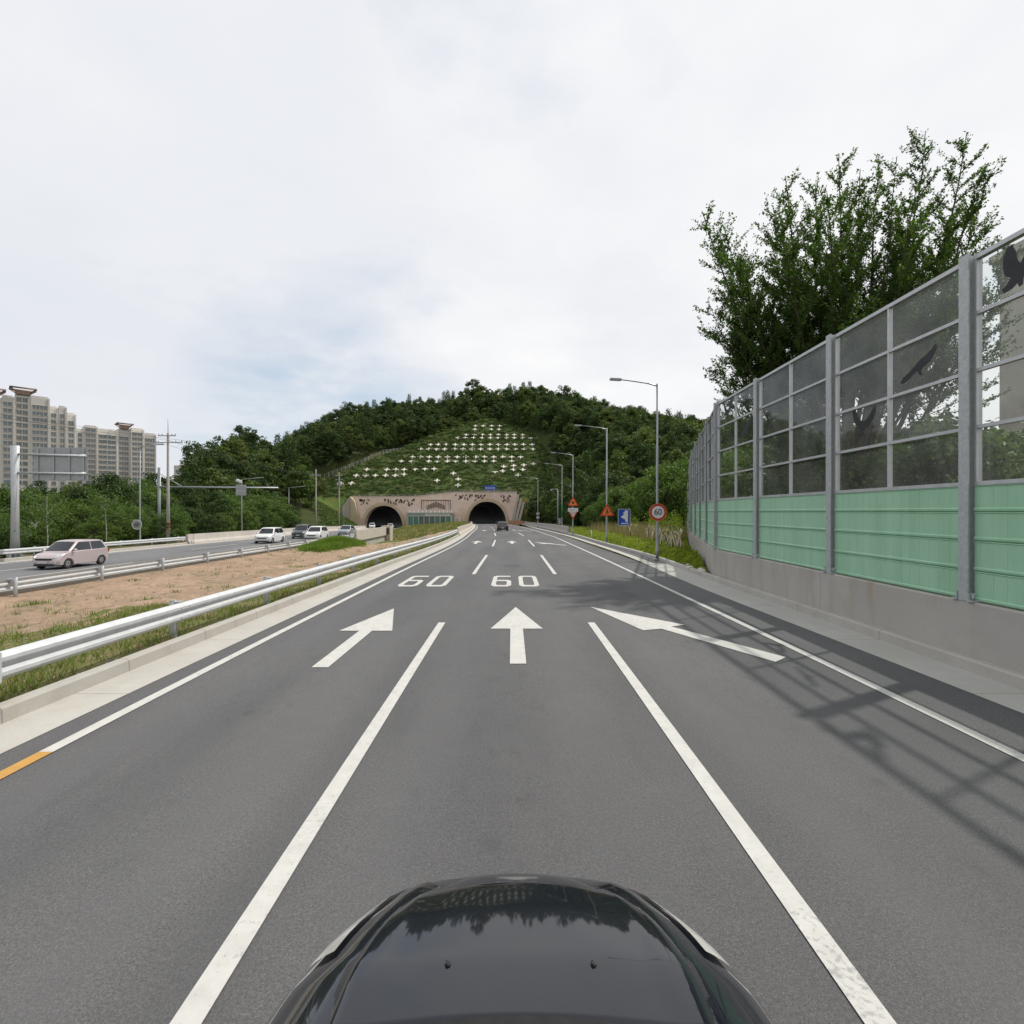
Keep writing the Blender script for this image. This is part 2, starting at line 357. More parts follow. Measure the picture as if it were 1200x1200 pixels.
# road surfaces
struct(ribbon('road', c1, zr, -5.55, 6.6, -30, 262, M_ASPH, 0))
struct(ribbon('fresh_asphalt_strip', c1, zr, 5.2, gut_in, -30, 26, M_FRESH, .004))
struct(ribbon('gutter', c1, zr, kerb_l, -5.36, -30, 198, M_GUT, .006))
struct(ribbon('gutter', c1, zr, gut_in, kerb_r, -30, 26, M_GUTD, .009))
struct(ribbon('gutter', c1, zr, gut_in, lambda y: gut_in(y)+.45, 26, 198, M_GUT, .009))
struct(ribbon('road_shoulder', c1, zr, lambda y: gut_in(y)+.45, kerb_r, 26, 198, M_ASPH, .005))
struct(ribbon('far_road', c2, zr2, -6.1, 6.0, -60, 262, M_ASPH2, 0))
struct(ribbon('far_road_gutter', c2, zr2, -6.9, -6.0, -60, 198, M_GUT, .006))
struct(ribbon('far_road_gutter', c2, zr2, 5.7, 6.3, -60, 198, M_GUT, .006))
ks = [(-.02, -.1), (0, .17), (.03, .2), (.15, .2), (.17, .17), (.17, -.1)]
def kerb(c, z, off, y0, y1, sgn, mat):
    bm = bmesh.new(); sweep(bm, [(o*sgn, h) for o, h in ks], cpath(c, z, off, y0, y1, 1.5)); fix(bm); return struct(obj('kerb', bm, mat))
kerb(c1, zr, kerb_l, -30, 62, -1, M_CONC); kerb(c1, zr, kerb_r, -30, 68, 1, M_GUT)
kerb(c2, zr2, 6.3, -60, 64, 1, M_CONC); kerb(c2, zr2, -6.9, -60, 52, -1, M_CONC)

# markings
def strip_line(bm, c, z, off, w, y0, y1, dz, step=1.5):
    n = max(2, int((y1-y0)/step)+1); prev = None
    for y in np.linspace(y0, y1, n):
        x = c(y)+off; cur = (bm.verts.new((x-w/2, y, z(y)+dz)), bm.verts.new((x+w/2, y, z(y)+dz)))
        if prev: bm.faces.new((prev[0], prev[1], cur[1], cur[0]))
        prev = cur
DZ = .009
def marking(name, fill, mat=M_WHITE):
    bm = bmesh.new(); fill(bm); fix(bm)
    for f in bm.faces:
        if f.normal.z < 0: f.normal_flip()
    return struct(obj(name, bm, mat))
marking('edge_line', lambda bm: strip_line(bm, c1, zr, -4.93, .15, 5.3, 196, DZ))
marking('yellow_edge_line', lambda bm: strip_line(bm, c1, zr, -4.93, .15, -30, 5.3, DZ), M_YEL)
marking('edge_line', lambda bm: strip_line(bm, c1, zr, 5.06, .15, -30, 196, DZ))
for k in range(-1, 9):
    y0 = .9+20.3*k
    for o in (-1.69, 1.69): marking('lane_dash', lambda bm, y0=y0, o=o: strip_line(bm, c1, zr, o, .155, y0, y0+10.7, DZ))
def poly_mark(name, polys, cy=None):
    bm = bmesh.new()
    for poly in polys:
        vs = [bm.verts.new((x, y, zr(y)+DZ)) for x, y in poly]; bm.faces.new(vs)
    tri_ng(bm)
    for f in bm.faces:
        f.normal_update()
        if f.normal.z < 0: f.normal_flip()
    return struct(obj(name, bm, M_WHITE))
def straight_arrow(xc, y0, L=5.15, far=False):
    hw = .56; sw = .135; hy = y0+L*.5 if not far else y0+L*.5
    x = lambda yy: xc + (c1(yy)-c1(y0))
    p = [(x(y0)-sw, y0), (x(y0)+sw, y0), (x(hy)+sw, hy), (x(hy)+hw, hy), (x(y0+L), y0+L), (x(hy)-hw, hy), (x(hy)-sw, hy)]
    poly_mark('road_arrow', [p])
straight_arrow(.10, 8.4); straight_arrow(-3.08, 8.2)
for yb in (45.2, 83, 121): straight_arrow(c1(yb)-.05, yb); straight_arrow(c1(yb)-3.35, yb)
def merge_arrow(dx, y0):
    p = [(4.70, 8.78), (4.38, 8.5), (3.20, 10.97), (2.77, 10.82), (2.07, 13.6), (3.84, 11.36), (3.48, 11.18)]
    poly_mark('road_merge_arrow', [[(x+dx, y+y0) for x, y in p]])
merge_arrow(0, 0); merge_arrow(0, 34.3); merge_arrow(-1.3, 72)
def digit(kind, xc, y0, w=.70, h=3.1, t=.16, th=.36):
    X = lambda u: xc + u*w; Y = lambda v: y0 + v*h
    a, b = t/w, th/h; c = .16; d = .10; out = []
    x0, x1 = -.5, .5
    o = [(x0+c, 0), (x1-c, 0), (x1, d), (x1, 1-d), (x1-c, 1), (x0+c, 1), (x0, 1-d), (x0, d)]
    i = [(x0+a+c*.5, b), (x1-a-c*.5, b), (x1-a, b+d*.5), (x1-a, 1-b-d*.5), (x1-a-c*.5, 1-b), (x0+a+c*.5, 1-b), (x0+a, 1-b-d*.5), (x0+a, b+d*.5)]
    if kind == 0:
        for k in range(8): out.append([o[k], o[(k+1) % 8], i[(k+1) % 8], i[k]])
    else:
        m = .58
        o2 = [(x0+c, 0), (x1-c, 0), (x1, d), (x1, m-d), (x1-c, m), (x0+a, m), (x0+a, m-b), (x1-a-c*.5, m-b), (x1-a, m-b-d*.5), (x1-a, b+d*.5), (x1-a-c*.5, b), (x0+a+c*.5, b), (x0+a, b+d*.5), (x0+a, 1-b-d*.5), (x0+a+c*.5, 1-b), (x1-c*.3, 1-b), (x1-c*.3, 1), (x0+c, 1), (x0, 1-d), (x0, d)]
        out = [o2]
    return [[(X(u), Y(v)) for u, v in q] for q in out]
for xc in (.10, -3.15):
    poly_mark('road_number', digit(6, xc-.48, 17.5)); poly_mark('road_number', digit(0, xc+.50, 17.5))
# far carriageway markings
marking('far_edge_line', lambda bm: strip_line(bm, c2, zr2, 5.35, .15, -60, 196, DZ))
marking('far_edge_line', lambda bm: strip_line(bm, c2, zr2, -5.55, .15, -60, 196, DZ))
for k in range(-1, 9):
    for o in (-1.9, 1.72): marking('far_lane_dash', lambda bm, k=k, o=o: strip_line(bm, c2, zr2, o, .15, 4+20*k, 12+20*k, DZ))

# ------------------------------------------------------------------ terrain
Rr = tab([(-600, 0), (-400, 0), (-260, 0), (-215, 2), (-190, 7), (-172, 14), (-150, 17), (-130, 24), (-115, 41), (-100, 52), (-60, 59), (-20, 66), (10, 67), (40, 60), (70, 52), (100, 47), (140, 45), (200, 40), (300, 30), (450, 10), (600, 0)])
Fy = tab([(-600, 190), (-130, 180), (-100, 160), (-78, 148), (-58, 164), (8, 168), (22, 140), (40, 112), (60, 100), (110, 90), (600, 90)])
def sstep(a, b, x): t = np.clip((x-a)/(b-a), 0, 1); return t*t*(3-2*t)
def fnoise(x, y):
    return (np.sin(x*.11+1.3)*np.cos(y*.093+.4) + .5*np.sin(x*.27+y*.21) + .35*np.cos(x*.53-y*.47+2))*.5
def hill(x, y):
    R = Rr(x); F = Fy(x); t = (y-F)/(300-F)
    up = np.clip(t, 0, 1)*(1+.0*t); dn = 1 - sstep(300, 520, y)*.95
    h = R*np.where(y < 300, up, 1.0)*dn
    h = h - 3*np.exp(-((y-300)/16.)**2)*0
    sh = 17*np.exp(-((x+74)/21.)**2 - ((y-160)/36.)**2)
    h = np.maximum(h, 0) + sh + np.clip(h*.08, 0, 1.2)*fnoise(x, y)
    # rolling far hills round the horizon
    far = 26*sstep(420, 900, np.hypot(x, y))*(1+.5*np.sin(np.arctan2(y, x)*7))
    return h + far - 1.3
CUTL = lambda y: np.interp(y, [200, 214, 222.7, 232.8, 245.4, 256.1, 265.2], [-84, -78, -67.2, -56.3, -44.2, -29.9, -15.5])
CUTR = lambda y: np.interp(y, [200, 216, 234, 254, 260, 265.2], [22, 18, 16.5, 7, -2, -13])
def cut_out(x, y):
    """metres outside the planted cut above the portal (negative inside)"""
    return np.where(y > 265.5, 99.0, np.maximum(CUTL(y)-x, x-CUTR(y)))
def cuts(x, y):
    """upper bound set by the road cutting; also a code for what grows there"""
    xr_ = c1(y)+kerb_r(y)+.8; xl_ = c2(y)-7.2
    base_r = zr(y)+.08; base_l = zr2(y)+.05
    z = np.where(x > xr_, base_r + .02*(x-xr_) + .85*np.maximum(0, x-xr_-np.clip(60-(y-60)*.6, 6, 60)), 1e3)
    z = np.where(x < xl_, base_l + .62*np.maximum(0, xl_-2-x), z)
    z = np.where((x <= xr_) & (x >= xl_), -1.4 + np.minimum(base_r, base_l), z)
    zc = 8.0 + .7*(np.minimum(y, 266)-203) + 1.1*np.maximum(0, np.minimum(cut_out(x, y), np.where(y > 265.5, y-265.5, 99)))
    z = np.where(y >= 202.9, zc, z)
    return z
def terrain(x, y):
    x = np.asarray(x, float); y = np.asarray(y, float)
    h = hill(x, y); cz = cuts(x, y)
    h = np.where((y >= 202.9) & (cut_out(x, y) <= 0), np.maximum(h, cz+.6), h)
    z = np.minimum(h, cz)
    inside = (y < 202.9) & (x <= c1(y)+kerb_r(y)+.8) & (x >= c2(y)-7.2)
    z = np.where(inside, np.minimum(cz, h-1.2), z)
    z = np.where((y < 202.9) & (~inside), np.minimum(np.maximum(h, np.where(x > 0, zr(y)+.08, zr2(y)-.1)), cz), z)
    # ground behind the noise barrier stands higher
    return z
def axis(segs):
    r = []
    for a, b, s in segs: r += list(np.arange(a, b, s))
    return np.array(r + [segs[-1][1]])
XS = axis([(-4000, -1000, 500), (-1000, -300, 70), (-300, -120, 6), (-120, -50, 2.0), (-50, 30, .8), (30, 60, 2), (60, 240, 5), (240, 1000, 76), (1000, 4000, 500)])
YS = axis([(-1500, -200, 260), (-200, -20, 20), (-20, 110, 1.5), (110, 200, 3), (200, 202, 2), (203, 280, 2.5), (280, 400, 5), (400, 1000, 60), (1000, 5000, 500)])
GX, GY = np.meshgrid(XS, YS); GZ = terrain(GX, GY); HZ = hill(GX, GY); CZ = cuts(GX, GY)
ny, nx_ = GX.shape
faces = []; fm = []
for j in range(ny-1):
    for i in range(nx_-1):
        xm = (XS[i]+XS[i+1])/2; ym = (YS[j]+YS[j+1])/2
        if 200 <= ym <= 203 and -62.5 < xm < 2.2: continue
        faces.append((j*nx_+i, j*nx_+i+1, (j+1)*nx_+i+1, (j+1)*nx_+i))
        cutting = (HZ[j, i] > CZ[j, i]+.1 and 60 < ym < 202) or (ym > 202 and float(cut_out(xm, ym)) < .5)
        fm.append((1 if ym > 202 else 2) if cutting and xm < 25 else (0 if ym > 95 or abs(xm) > 45 else 3))
me = bpy.data.meshes.new('ground'); me.from_pydata(np.stack([GX, GY, GZ], -1).reshape(-1, 3).tolist(), [], faces)
for m in (M_FLOOR, M_CUT, M_CUTB, M_VERGE): me.materials.append(m)
me.polygons.foreach_set('material_index', fm); me.polygons.foreach_set('use_smooth', [True]*len(faces)); me.update()
struct(obj('ground', me))

# median between the carriageways
def med_x(t, y): a = c1(y)+kerb_l(y)-.16; b = c2(y)+6.45; return a+(b-a)*t
def med_z(x, y):
    a = c1(y)+kerb_l(y)-.16; b = c2(y)+6.45; t = np.clip((x-a)/(b-a), 0, 1)
    s = t*t*(3-2*t)
    z = (zr(y)+.13)*(1-s) + (zr2(y)+.06)*s
    edge = np.clip(np.minimum(t, 1-t)*8, 0, 1)
    z = z + edge*(.10*np.sin(x*1.1+y*.3)*np.cos(y*.45-x*.2) + .05*np.sin(x*2.3-y*1.4) + .035*np.sin(x*5.1+y*2.2)*np.sin(y*4.1))
    z = z - .25*np.sin(PI*t)*(y < 60)
    z = z + .8*np.exp(-((x+15.8)/1.6)**2 - ((y-46)/5.)**2)*edge            # mound
    z = z + .75*edge*sstep(93, 104, y)*(1-sstep(175, 195, y)*.4)*np.clip(1.3-.0*t, 0, 1) # raised turf in front of the portal
    z = z - 3.0*np.exp(-((x+18.5)/6.0)**4 - ((y-76)/17.)**4)                      # underpass hollow
    return z
bm = bmesh.new(); rows = []; MY = np.concatenate([np.arange(-14, 60, .45), np.arange(60, 199, .9)]); NT = 48
for y in MY:
    row = []
    for k in range(NT+1):
        x = med_x(k/NT, y); row.append(bm.verts.new((x, y, float(med_z(x, y)))))
    rows.append(row)
def med_kind(x, y):
    if y > 91: return 3
    if y > 56 and abs(x+19) < 9: return 2
    d = -x - 6.3
    g = 2.0 + 1.0*math.sin(y*.5) + .6*math.sin(y*1.7+x) + (6.5*max(0, 1-abs(y-9)/7.5))
    if d < g: return 1
    if (x+15.7)**2/3.4 + (y-45.5)**2/32 < 1: return 1
    return 0
for j in range(len(rows)-1):
    for k in range(NT):
        F = bm.faces.new((rows[j][k], rows[j+1][k], rows[j+1][k+1], rows[j][k+1])); F.smooth = True
        v = F.calc_center_median(); F.material_index = med_kind(v.x+random.uniform(-.5, .5), v.y+random.uniform(-.6, .6))
fix(bm); mo = obj('median_soil', bm, [M_SOIL, M_SOILG, M_GRAVEL, M_EMB]); struct(mo)

# ------------------------------------------------------------------ vegetation builders
def leaf_quads(cent, size, n_out=None, flat=0.0, aspect=.6):
    n = len(cent); d = rng.normal(size=(n, 3))
    if n_out is not None: d = d*.8 + n_out*1.1
    d[:, 2] += .35; d /= np.linalg.norm(d, axis=1)[:, None]
    r = rng.normal(size=(n, 3)); u = np.cross(d, r); u /= np.linalg.norm(u, axis=1)[:, None]; v = np.cross(d, u)
    s = size*rng.uniform(.6, 1.35, n)[:, None]
    u = u*s*.5; v = v*s*.5*aspect
    return np.stack([cent-u*1.0, cent-v, cent+u*1.0, cent+v], 1)
def crown(w, h, zb, clumps, per, leaf, top=.0, lump=.2, seed=0):
    """leaf faces gathered in clumps through an uneven crown, width w, from zb up to zb+h"""
    g = np.random.default_rng(seed); C = []
    k = 0
    while len(C) < clumps:
        p = g.uniform(-1, 1, 3); r = np.linalg.norm(p)
        if r > 1 or r < .35: continue
        p = p/r*(r**.6); a = math.atan2(p[1], p[0])
        q = 1 + lump*(math.sin(a*3+seed) + .6*math.sin(a*5+seed*2+p[2]*4))
        prof = 1 - .45*max(0, p[2])**1.5*(1+top)
        C.append((p[0]*w/2*q*prof, p[1]*w/2*q*prof, zb + (p[2]*.5+.5)*h*(1+.06*math.sin(a*4)), g.uniform(.7, 1.3)))
    C = np.array(C); idx = np.repeat(np.arange(clumps), per)
    cr = .13*(w+h)/2*C[idx, 3:4]; o = rng.normal(size=(len(idx), 3)); o /= np.linalg.norm(o, axis=1)[:, None]
    rad = rng.uniform(.25, 1.0, (len(idx), 1))**.5
    cen = C[idx, :3] + o*rad*cr*np.array([1.15, 1.15, .72])
    return leaf_quads(cen, leaf, o), C
def trunk_bm(h, r, C=None, nl=7, lean=0, zb=None):
    bm = bmesh.new(); p = [Vector((0, 0, -.3))]; 
    for i in range(1, 6): p.append(Vector((lean*i/5+random.uniform(-.06, .06)*h*.1, random.uniform(-.06, .06)*h*.1, h*i/5)))
    tube(bm, p, [r*1.25]+[r*(1-.15*i) for i in range(1, 6)], 8)
    if C is not None:
        for c in random.sample(list(C), min(nl, len(C))):
            i = random.choice((2, 3, 4)); a = p[i]; b = Vector(c[:3]); m = (a+b)/2 + Vector((0, 0, -.06*h))
            tube(bm, [a, m, b], [r*.45, r*.3, r*.1], 5)
    return bm
def me_of(bm, name): me = bpy.data.meshes.new(name); bm.to_mesh(me); bm.free(); return me
# forest variants, instanced as one mass
def gn_scatter(name, pts, rotz, scl, templates, label, cat):
    c = bpy.data.collections.new(name+'_kinds')
    for i, (me, nm) in enumerate(templates):
        o = bpy.data.objects.new(nm, me); c.objects.link(o)
    me = bpy.data.meshes.new(name); me.from_pydata([tuple(p) for p in pts], [], [])
    a = me.attributes.new('turn', 'FLOAT_VECTOR', 'POINT'); a.data.foreach_set('vector', np.stack([rng.uniform(-.06, .06, len(pts)), rng.uniform(-.06, .06, len(pts)), rotz], 1).astype(np.float32).ravel())
    a = me.attributes.new('grow', 'FLOAT_VECTOR', 'POINT'); a.data.foreach_set('vector', scl.astype(np.float32).ravel())
    a = me.attributes.new('pick', 'INT', 'POINT'); a.data.foreach_set('value', rng.integers(0, len(templates), len(pts)).astype(np.int32))
    o = obj(name, me); tag(o, label, cat, kind='stuff')
    g = bpy.data.node_groups.new(name+'_nodes', 'GeometryNodeTree')
    g.interface.new_socket('Geometry', in_out='INPUT', socket_type='NodeSocketGeometry'); g.interface.new_socket('Geometry', in_out='OUTPUT', socket_type='NodeSocketGeometry')
    gi = g.nodes.new('NodeGroupInput'); go = g.nodes.new('NodeGroupOutput'); ip = g.nodes.new('GeometryNodeInstanceOnPoints'); ci = g.nodes.new('GeometryNodeCollectionInfo')
    mp = g.nodes.new('GeometryNodeMeshToPoints')
    ci.inputs['Collection'].default_value = c; ci.inputs['Separate Children'].default_value = True; ci.inputs['Reset Children'].default_value = True
    def at(n, dt):
        q = g.nodes.new('GeometryNodeInputNamedAttribute'); q.data_type = dt; q.inputs['Name'].default_value = n; return q.outputs['Attribute']
    L = g.links.new
    L(gi.outputs[0], mp.inputs[0]); L(mp.outputs[0], ip.inputs['Points']); L(ci.outputs[0], ip.inputs['Instance']); ip.inputs['Pick Instance'].default_value = True
    L(at('pick', 'INT'), ip.inputs['Instance Index']); L(at('grow', 'FLOAT_VECTOR'), ip.inputs['Scale'])
    er = g.nodes.new('FunctionNodeEulerToRotation'); L(at('turn', 'FLOAT_VECTOR'), er.inputs[0]); L(er.outputs[0], ip.inputs['Rotation'])
    L(ip.outputs[0], go.inputs[0])
    md = o.modifiers.new('scatter', 'NODES'); md.node_group = g
    return o
ftemp = []
for i in range(6):
    w, h = [(7, 7.5), (6, 9), (8, 8), (5.5, 7), (7, 9.5), (6.5, 7)][i]
    q, C = crown(w, h, 2.6, 44, 95, .46, seed=20+i, lump=.26)
    tr = me_of(trunk_bm(7.5, .18, C, 4), 't')
    ftemp.append((join_me('forest_tree', [(np_mesh('l', q), M_LEAF if i % 2 else M_LEAFD), (tr, M_BARK)]), 'forest_tree_kind'))
for i in range(2):   # pines: narrower and tiered
    q = []
    for k in range(9):
        z = 3+k*1.05; r = 2.6*(1-k/10.5)+.3; n = int(260*(1-k/12))
        a = rng.uniform(0, 2*PI, n); rr = r*np.sqrt(rng.uniform(.05, 1, n))*(1+.25*np.sin(a*5+k))
        q.append(leaf_quads(np.stack([rr*np.cos(a), rr*np.sin(a), z-rr*.25+rng.normal(0, .45, n)], 1), .45))
    tr = me_of(trunk_bm(11, .16), 't')
    ftemp.append((join_me('forest_pine', [(np_mesh('l', np.concatenate(q)), M_LEAFD), (tr, M_BARK)]), 'forest_pine_kind'))
# scatter points
def poisson(n, xr_, yr_, ok, dmin):
    cell = {}; P = []
    X = rng.uniform(*xr_, n); Y = rng.uniform(*yr_, n)
    for x, y in zip(X, Y):
        k = (int(x//dmin), int(y//dmin)); bad = False
        for a in (-1, 0, 1):
            for b in (-1, 0, 1):
                for (u, v) in cell.get((k[0]+a, k[1]+b), ()):
                    if (u-x)**2+(v-y)**2 < dmin*dmin: bad = True
        if bad or not ok(x, y): continue
        cell.setdefault(k, []).append((x, y)); P.append((x, y))
    return P
def forest_ok(x, y):
    if y < 92 and x < 0: return False
    if x > 0 and (y < 100 or x < c1(y)+16): return False
    if abs(x) > y*1.35+60: return False
    h = float(hill(x, y)); cz = float(cuts(x, y))
    if y > 202.9 or (c2(y)-7.2 < x < c1(y)+kerb_r(y)+1.5): 
        if y <= 202.9: return False
        return float(cut_out(x, y)) > 1.8
    if x < 0 and x > c2(y)-13: return False
    if x < 0: return h <= cz+.2 and (h > 2 or x < c2(y)-26)
    return True
P = poisson(26000, (-330, 330), (88, 345), forest_ok, 4.0)
P = np.array(P); Z = terrain(P[:, 0], P[:, 1])
pts = np.stack([P[:, 0], P[:, 1], Z-.2], 1); sc = rng.uniform(.66, 1.22, len(P))*np.where(P[:, 0] < -.64*P[:, 1], .62, 1.0); scl = np.stack([sc*rng.uniform(.9, 1.15, len(P)), sc*rng.uniform(.9, 1.15, len(P)), sc*rng.uniform(.85, 1.15, len(P))], 1)
gn_scatter('hill_forest', pts, rng.uniform(0, 6.28, len(P)), scl, ftemp, 'dense dark green forest covering the hill above the tunnel portal', 'forest')
print('forest trees', len(P))
# low plants on the cut slope above the portal and on the side slope of the far road
stemp = []
for i in range(4):
    n = 170; a = rng.uniform(0, 2*PI, n); r = 1.0*np.sqrt(rng.uniform(0, 1, n))
    stemp.append((join_me('slope_shrub', [(np_mesh('l', leaf_quads(np.stack([r*np.cos(a), r*np.sin(a), (1-r*r)*.7*rng.uniform(.1, 1, n)], 1), .34)), M_SLOPE)]), 'slope_shrub_kind'))
def slope_ok(x, y):
    h = float(hill(x, y)); cz = float(cuts(x, y))
    if y > 203.5: return float(cut_out(x, y)) < .3
    if y > 200: return False
    if x < 0: return x < c2(y)-9.3 and x > c2(y)-30 and h > cz-.5 and y > 85
    return x > c1(y)+kerb_r(y)+1.5 and y > 85 and x < 60
P = np.array(poisson(30000, (-120, 60), (85, 272), slope_ok, 1.0)); Z = terrain(P[:, 0], P[:, 1])
sc = rng.uniform(.5, 1.25, len(P)); print('slope', len(P))
gn_scatter('slope_planting', np.stack([P[:, 0], P[:, 1], Z-.05], 1), rng.uniform(0, 6.28, len(P)), np.stack([sc*1.2, sc*1.2, sc*.8], 1), stemp, 'low green plants covering the cut slope around the white crosses', 'slope plants')

# ------------------------------------------------------------------ tunnel portal
def brick_mat():
    m, t, p = bsdf_mat('portal_brick'); p.inputs['Roughness'].default_value = .85
    c = N(t, 'ShaderNodeTexCoord'); mp = N(t, 'ShaderNodeMapping'); mp.inputs['Rotation'].default_value = (PI/2, 0, 0); t.links.new(c.outputs['Object'], mp.inputs[0])
    b = N(t, 'ShaderNodeTexBrick'); b.inputs['Scale'].default_value = 1.0; b.inputs['Brick Width'].default_value = 1.2; b.inputs['Row Height'].default_value = .5; b.inputs['Mortar Size'].default_value = .03
    b.inputs['Color1'].default_value = (.78, .62, .54, 1); b.inputs['Color2'].default_value = (.70, .54, .47, 1); b.inputs['Mortar'].default_value = (.72, .60, .52, 1)
    t.links.new(mp.outputs[0], b.inputs[0])
    f = ramp(t, noise(t, .16, 5, .6), [(.4, 0.0), (.68, .75)])
    t.links.new(mixc(t, f, b.outputs[0], (.60, .42, .31)), p.inputs['Base Color']); add_bump(t, p, b.outputs['Fac'], .3, .03)
    return m
M_PORTAL = brick_mat()
M_ARCH = concrete('arch_ring_stone', (.54, .44, .31), stain=(.5, .4, .25), st=.8, sc=.5)
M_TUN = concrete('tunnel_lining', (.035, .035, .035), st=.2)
AR, AL = (-9.8, -2.4), (-50.2, -4.0)       # arch centres and sills
AW, AH = 7.5, 8.65
def arch_z(dx): return AH*max(0, 1-abs(dx/AW)**2.25)**(1/2.05)
def top_z(x):
    if x < -38: return 8.15
    if x < -23: return 8.15 + (x+38)/15*1.75
    return 9.9
portal = thing('tunnel_portal', 'wide brick-faced twin-arch tunnel portal at the foot of the hill', 'tunnel portal', (-30, YP, -2.4))
PO = Vector((-30, YP, -2.4))
def pobj(name, bm, mat, par=portal):
    bmesh.ops.translate(bm, verts=bm.verts, vec=-PO); return obj(name, bm, mat, par)
bm = bmesh.new()
xs = sorted(set([-62.5, 1.9] + list(np.arange(-62, 2, 1.0)) + [a+AW*math.cos(PI*k/36) for a, _ in (AR, AL) for k in range(37)] + [-38, -23]))
def low(x):
    for a, zb in (AR, AL):
        if abs(x-a) <= AW+1e-6: return zb+arch_z(x-a)
    return -5.2
for x0, x1 in zip(xs, xs[1:]):
    xm = (x0+x1)/2; ins = any(abs(xm-a) < AW for a, _ in (AR, AL))
    l0, l1 = (low(x0), low(x1)) if ins else (-5.2, -5.2)
    t0, t1 = top_z(x0), top_z(x1)
    q = [(x0, l0), (x1, l1), (x1, t1), (x0, t0)]
    for Y_, flip in ((YP, False), (YP+3.4, True)):
        vs = [bm.verts.new((x, Y_, z)) for x, z in q]; bm.faces.new(vs if not flip else vs[::-1])
    vs = [bm.verts.new(p) for p in ((x0, YP, t0), (x1, YP, t1), (x1, YP+3.4, t1), (x0, YP+3.4, t0))]; bm.faces.new(vs)
for x in (-62.5, 1.9):
    vs = [bm.verts.new(p) for p in ((x, YP, -5.2), (x, YP+3.4, -5.2), (x, YP+3.4, top_z(x)), (x, YP, top_z(x)))]; bm.faces.new(vs)
bmesh.ops.remove_doubles(bm, verts=bm.verts, dist=1e-4); fix(bm); pobj('wall', bm, M_PORTAL)
for a, zb in (AR, AL):
    ang = [PI*k/40 for k in range(41)]
    inner = [(a+AW*math.cos(t), zb+arch_z(AW*math.cos(t))) for t in ang]; inner[0] = (a+AW, zb-1.5); inner[-1] = (a-AW, zb-1.5)
    k_ = 1.16; outer = [(a+(x-a)*k_, zb+(z-zb)*(1.14 if z > zb else 1)) for x, z in inner]
    bm = bmesh.new()
    for i in range(40):
        A = [inner[i], inner[i+1], outer[i+1], outer[i]]
        vf = [bm.verts.new((x, YP-.18, z)) for x, z in A]; bm.faces.new(vf)
        for e in ((0, 1), (2, 3)):
            vs = [bm.verts.new((A[e[0]][0], YP-.18, A[e[0]][1])), bm.verts.new((A[e[1]][0], YP-.18, A[e[1]][1])), bm.verts.new((A[e[1]][0], YP+.1, A[e[1]][1])), bm.verts.new((A[e[0]][0], YP+.1, A[e[0]][1]))]; bm.faces.new(vs)
    bmesh.ops.remove_doubles(bm, verts=bm.verts, dist=1e-4); fix(bm); pobj('arch_ring', bm, M_ARCH)
    bm = bmesh.new(); rr = []
    for k in range(14):
        y = YP-.05+k*5; sh = (c1(y)-c1(YP)) if a > -30 else (c2(y)-c2(YP)); dz_ = (zr(y)-zr(YP)) if a > -30 else (zr2(y)-zr2(YP))
        rr.append([bm.verts.new((x+sh, y, z+dz_)) for x, z in inner])
    for r0, r1 in zip(rr, rr[1:]):
        for i in range(40): F = bm.faces.new((r0[i], r0[i+1], r1[i+1], r1[i])); F.smooth = True
    bm.faces.new(rr[-1]); fix(bm); pobj('tunnel_lining', bm, M_TUN)
# dark leaf ornaments: small rhombs sprouting downward from points below the coping
def leaf_orn(x0, x1, z, n, fan):
    bm = bmesh.new(); g = random.Random(int(x0*10))
    for i in range(n):
        u = (i+.5)/n; x = x0+(x1-x0)*u + g.uniform(-.2, .2); zz = z - abs(math.sin(u*PI*fan))*2.6*g.uniform(.1, 1) - .2
        a = g.choice((-1, 1))*g.uniform(.3, 1.0); L = g.uniform(1.0, 1.6); w = .27
        d = Vector((math.sin(a), -math.cos(a))); p = Vector((-d.y, d.x)); c = Vector((x, zz))
        prism(bm, [tuple(c), tuple(c+d*L*.5+p*w), tuple(c+d*L), tuple(c+d*L*.5-p*w)], 'y', YP-.06, YP+.02)
    fix(bm); pobj('leaf_ornament', bm, M_BIRD)
leaf_orn(-49.6, -37.5, 7.9, 28, 2); leaf_orn(-21.5, -10, 9.6, 28, 2); leaf_orn(-60, -56.5, 7.8, 11, 1); leaf_orn(-4.0, -.8, 9.5, 11, 1)
bm = bmesh.new()
for x0, x1 in ((-62.6, -38), (-38, -23), (-23, 2.0)):
    sweep(bm, [(-.12, 0), (-.12, .32), (.6, .32), (.6, 0)], [(x0, YP, top_z(x0+.01), 0, 1), (x1-.003, YP, top_z(x1-.01), 0, 1)])
fix(bm); pobj('coping', bm, M_LIGHTC)
bm = bmesh.new()
for x in np.arange(-62, 2, 2.2): box(bm, (x-.04, YP+.3, top_z(x)+.3), (x+.04, YP+.38, top_z(x)+1.0))
for h in (.66, 1.0): sweep(bm, [(0, 0), (0, .05), (.05, .05), (.05, 0)], [(x, YP+.32, top_z(x)+h, 0, 1) for x in (-62, -38.01, -23, 1.8)])
fix(bm); pobj('railing', bm, M_LIGHTC)
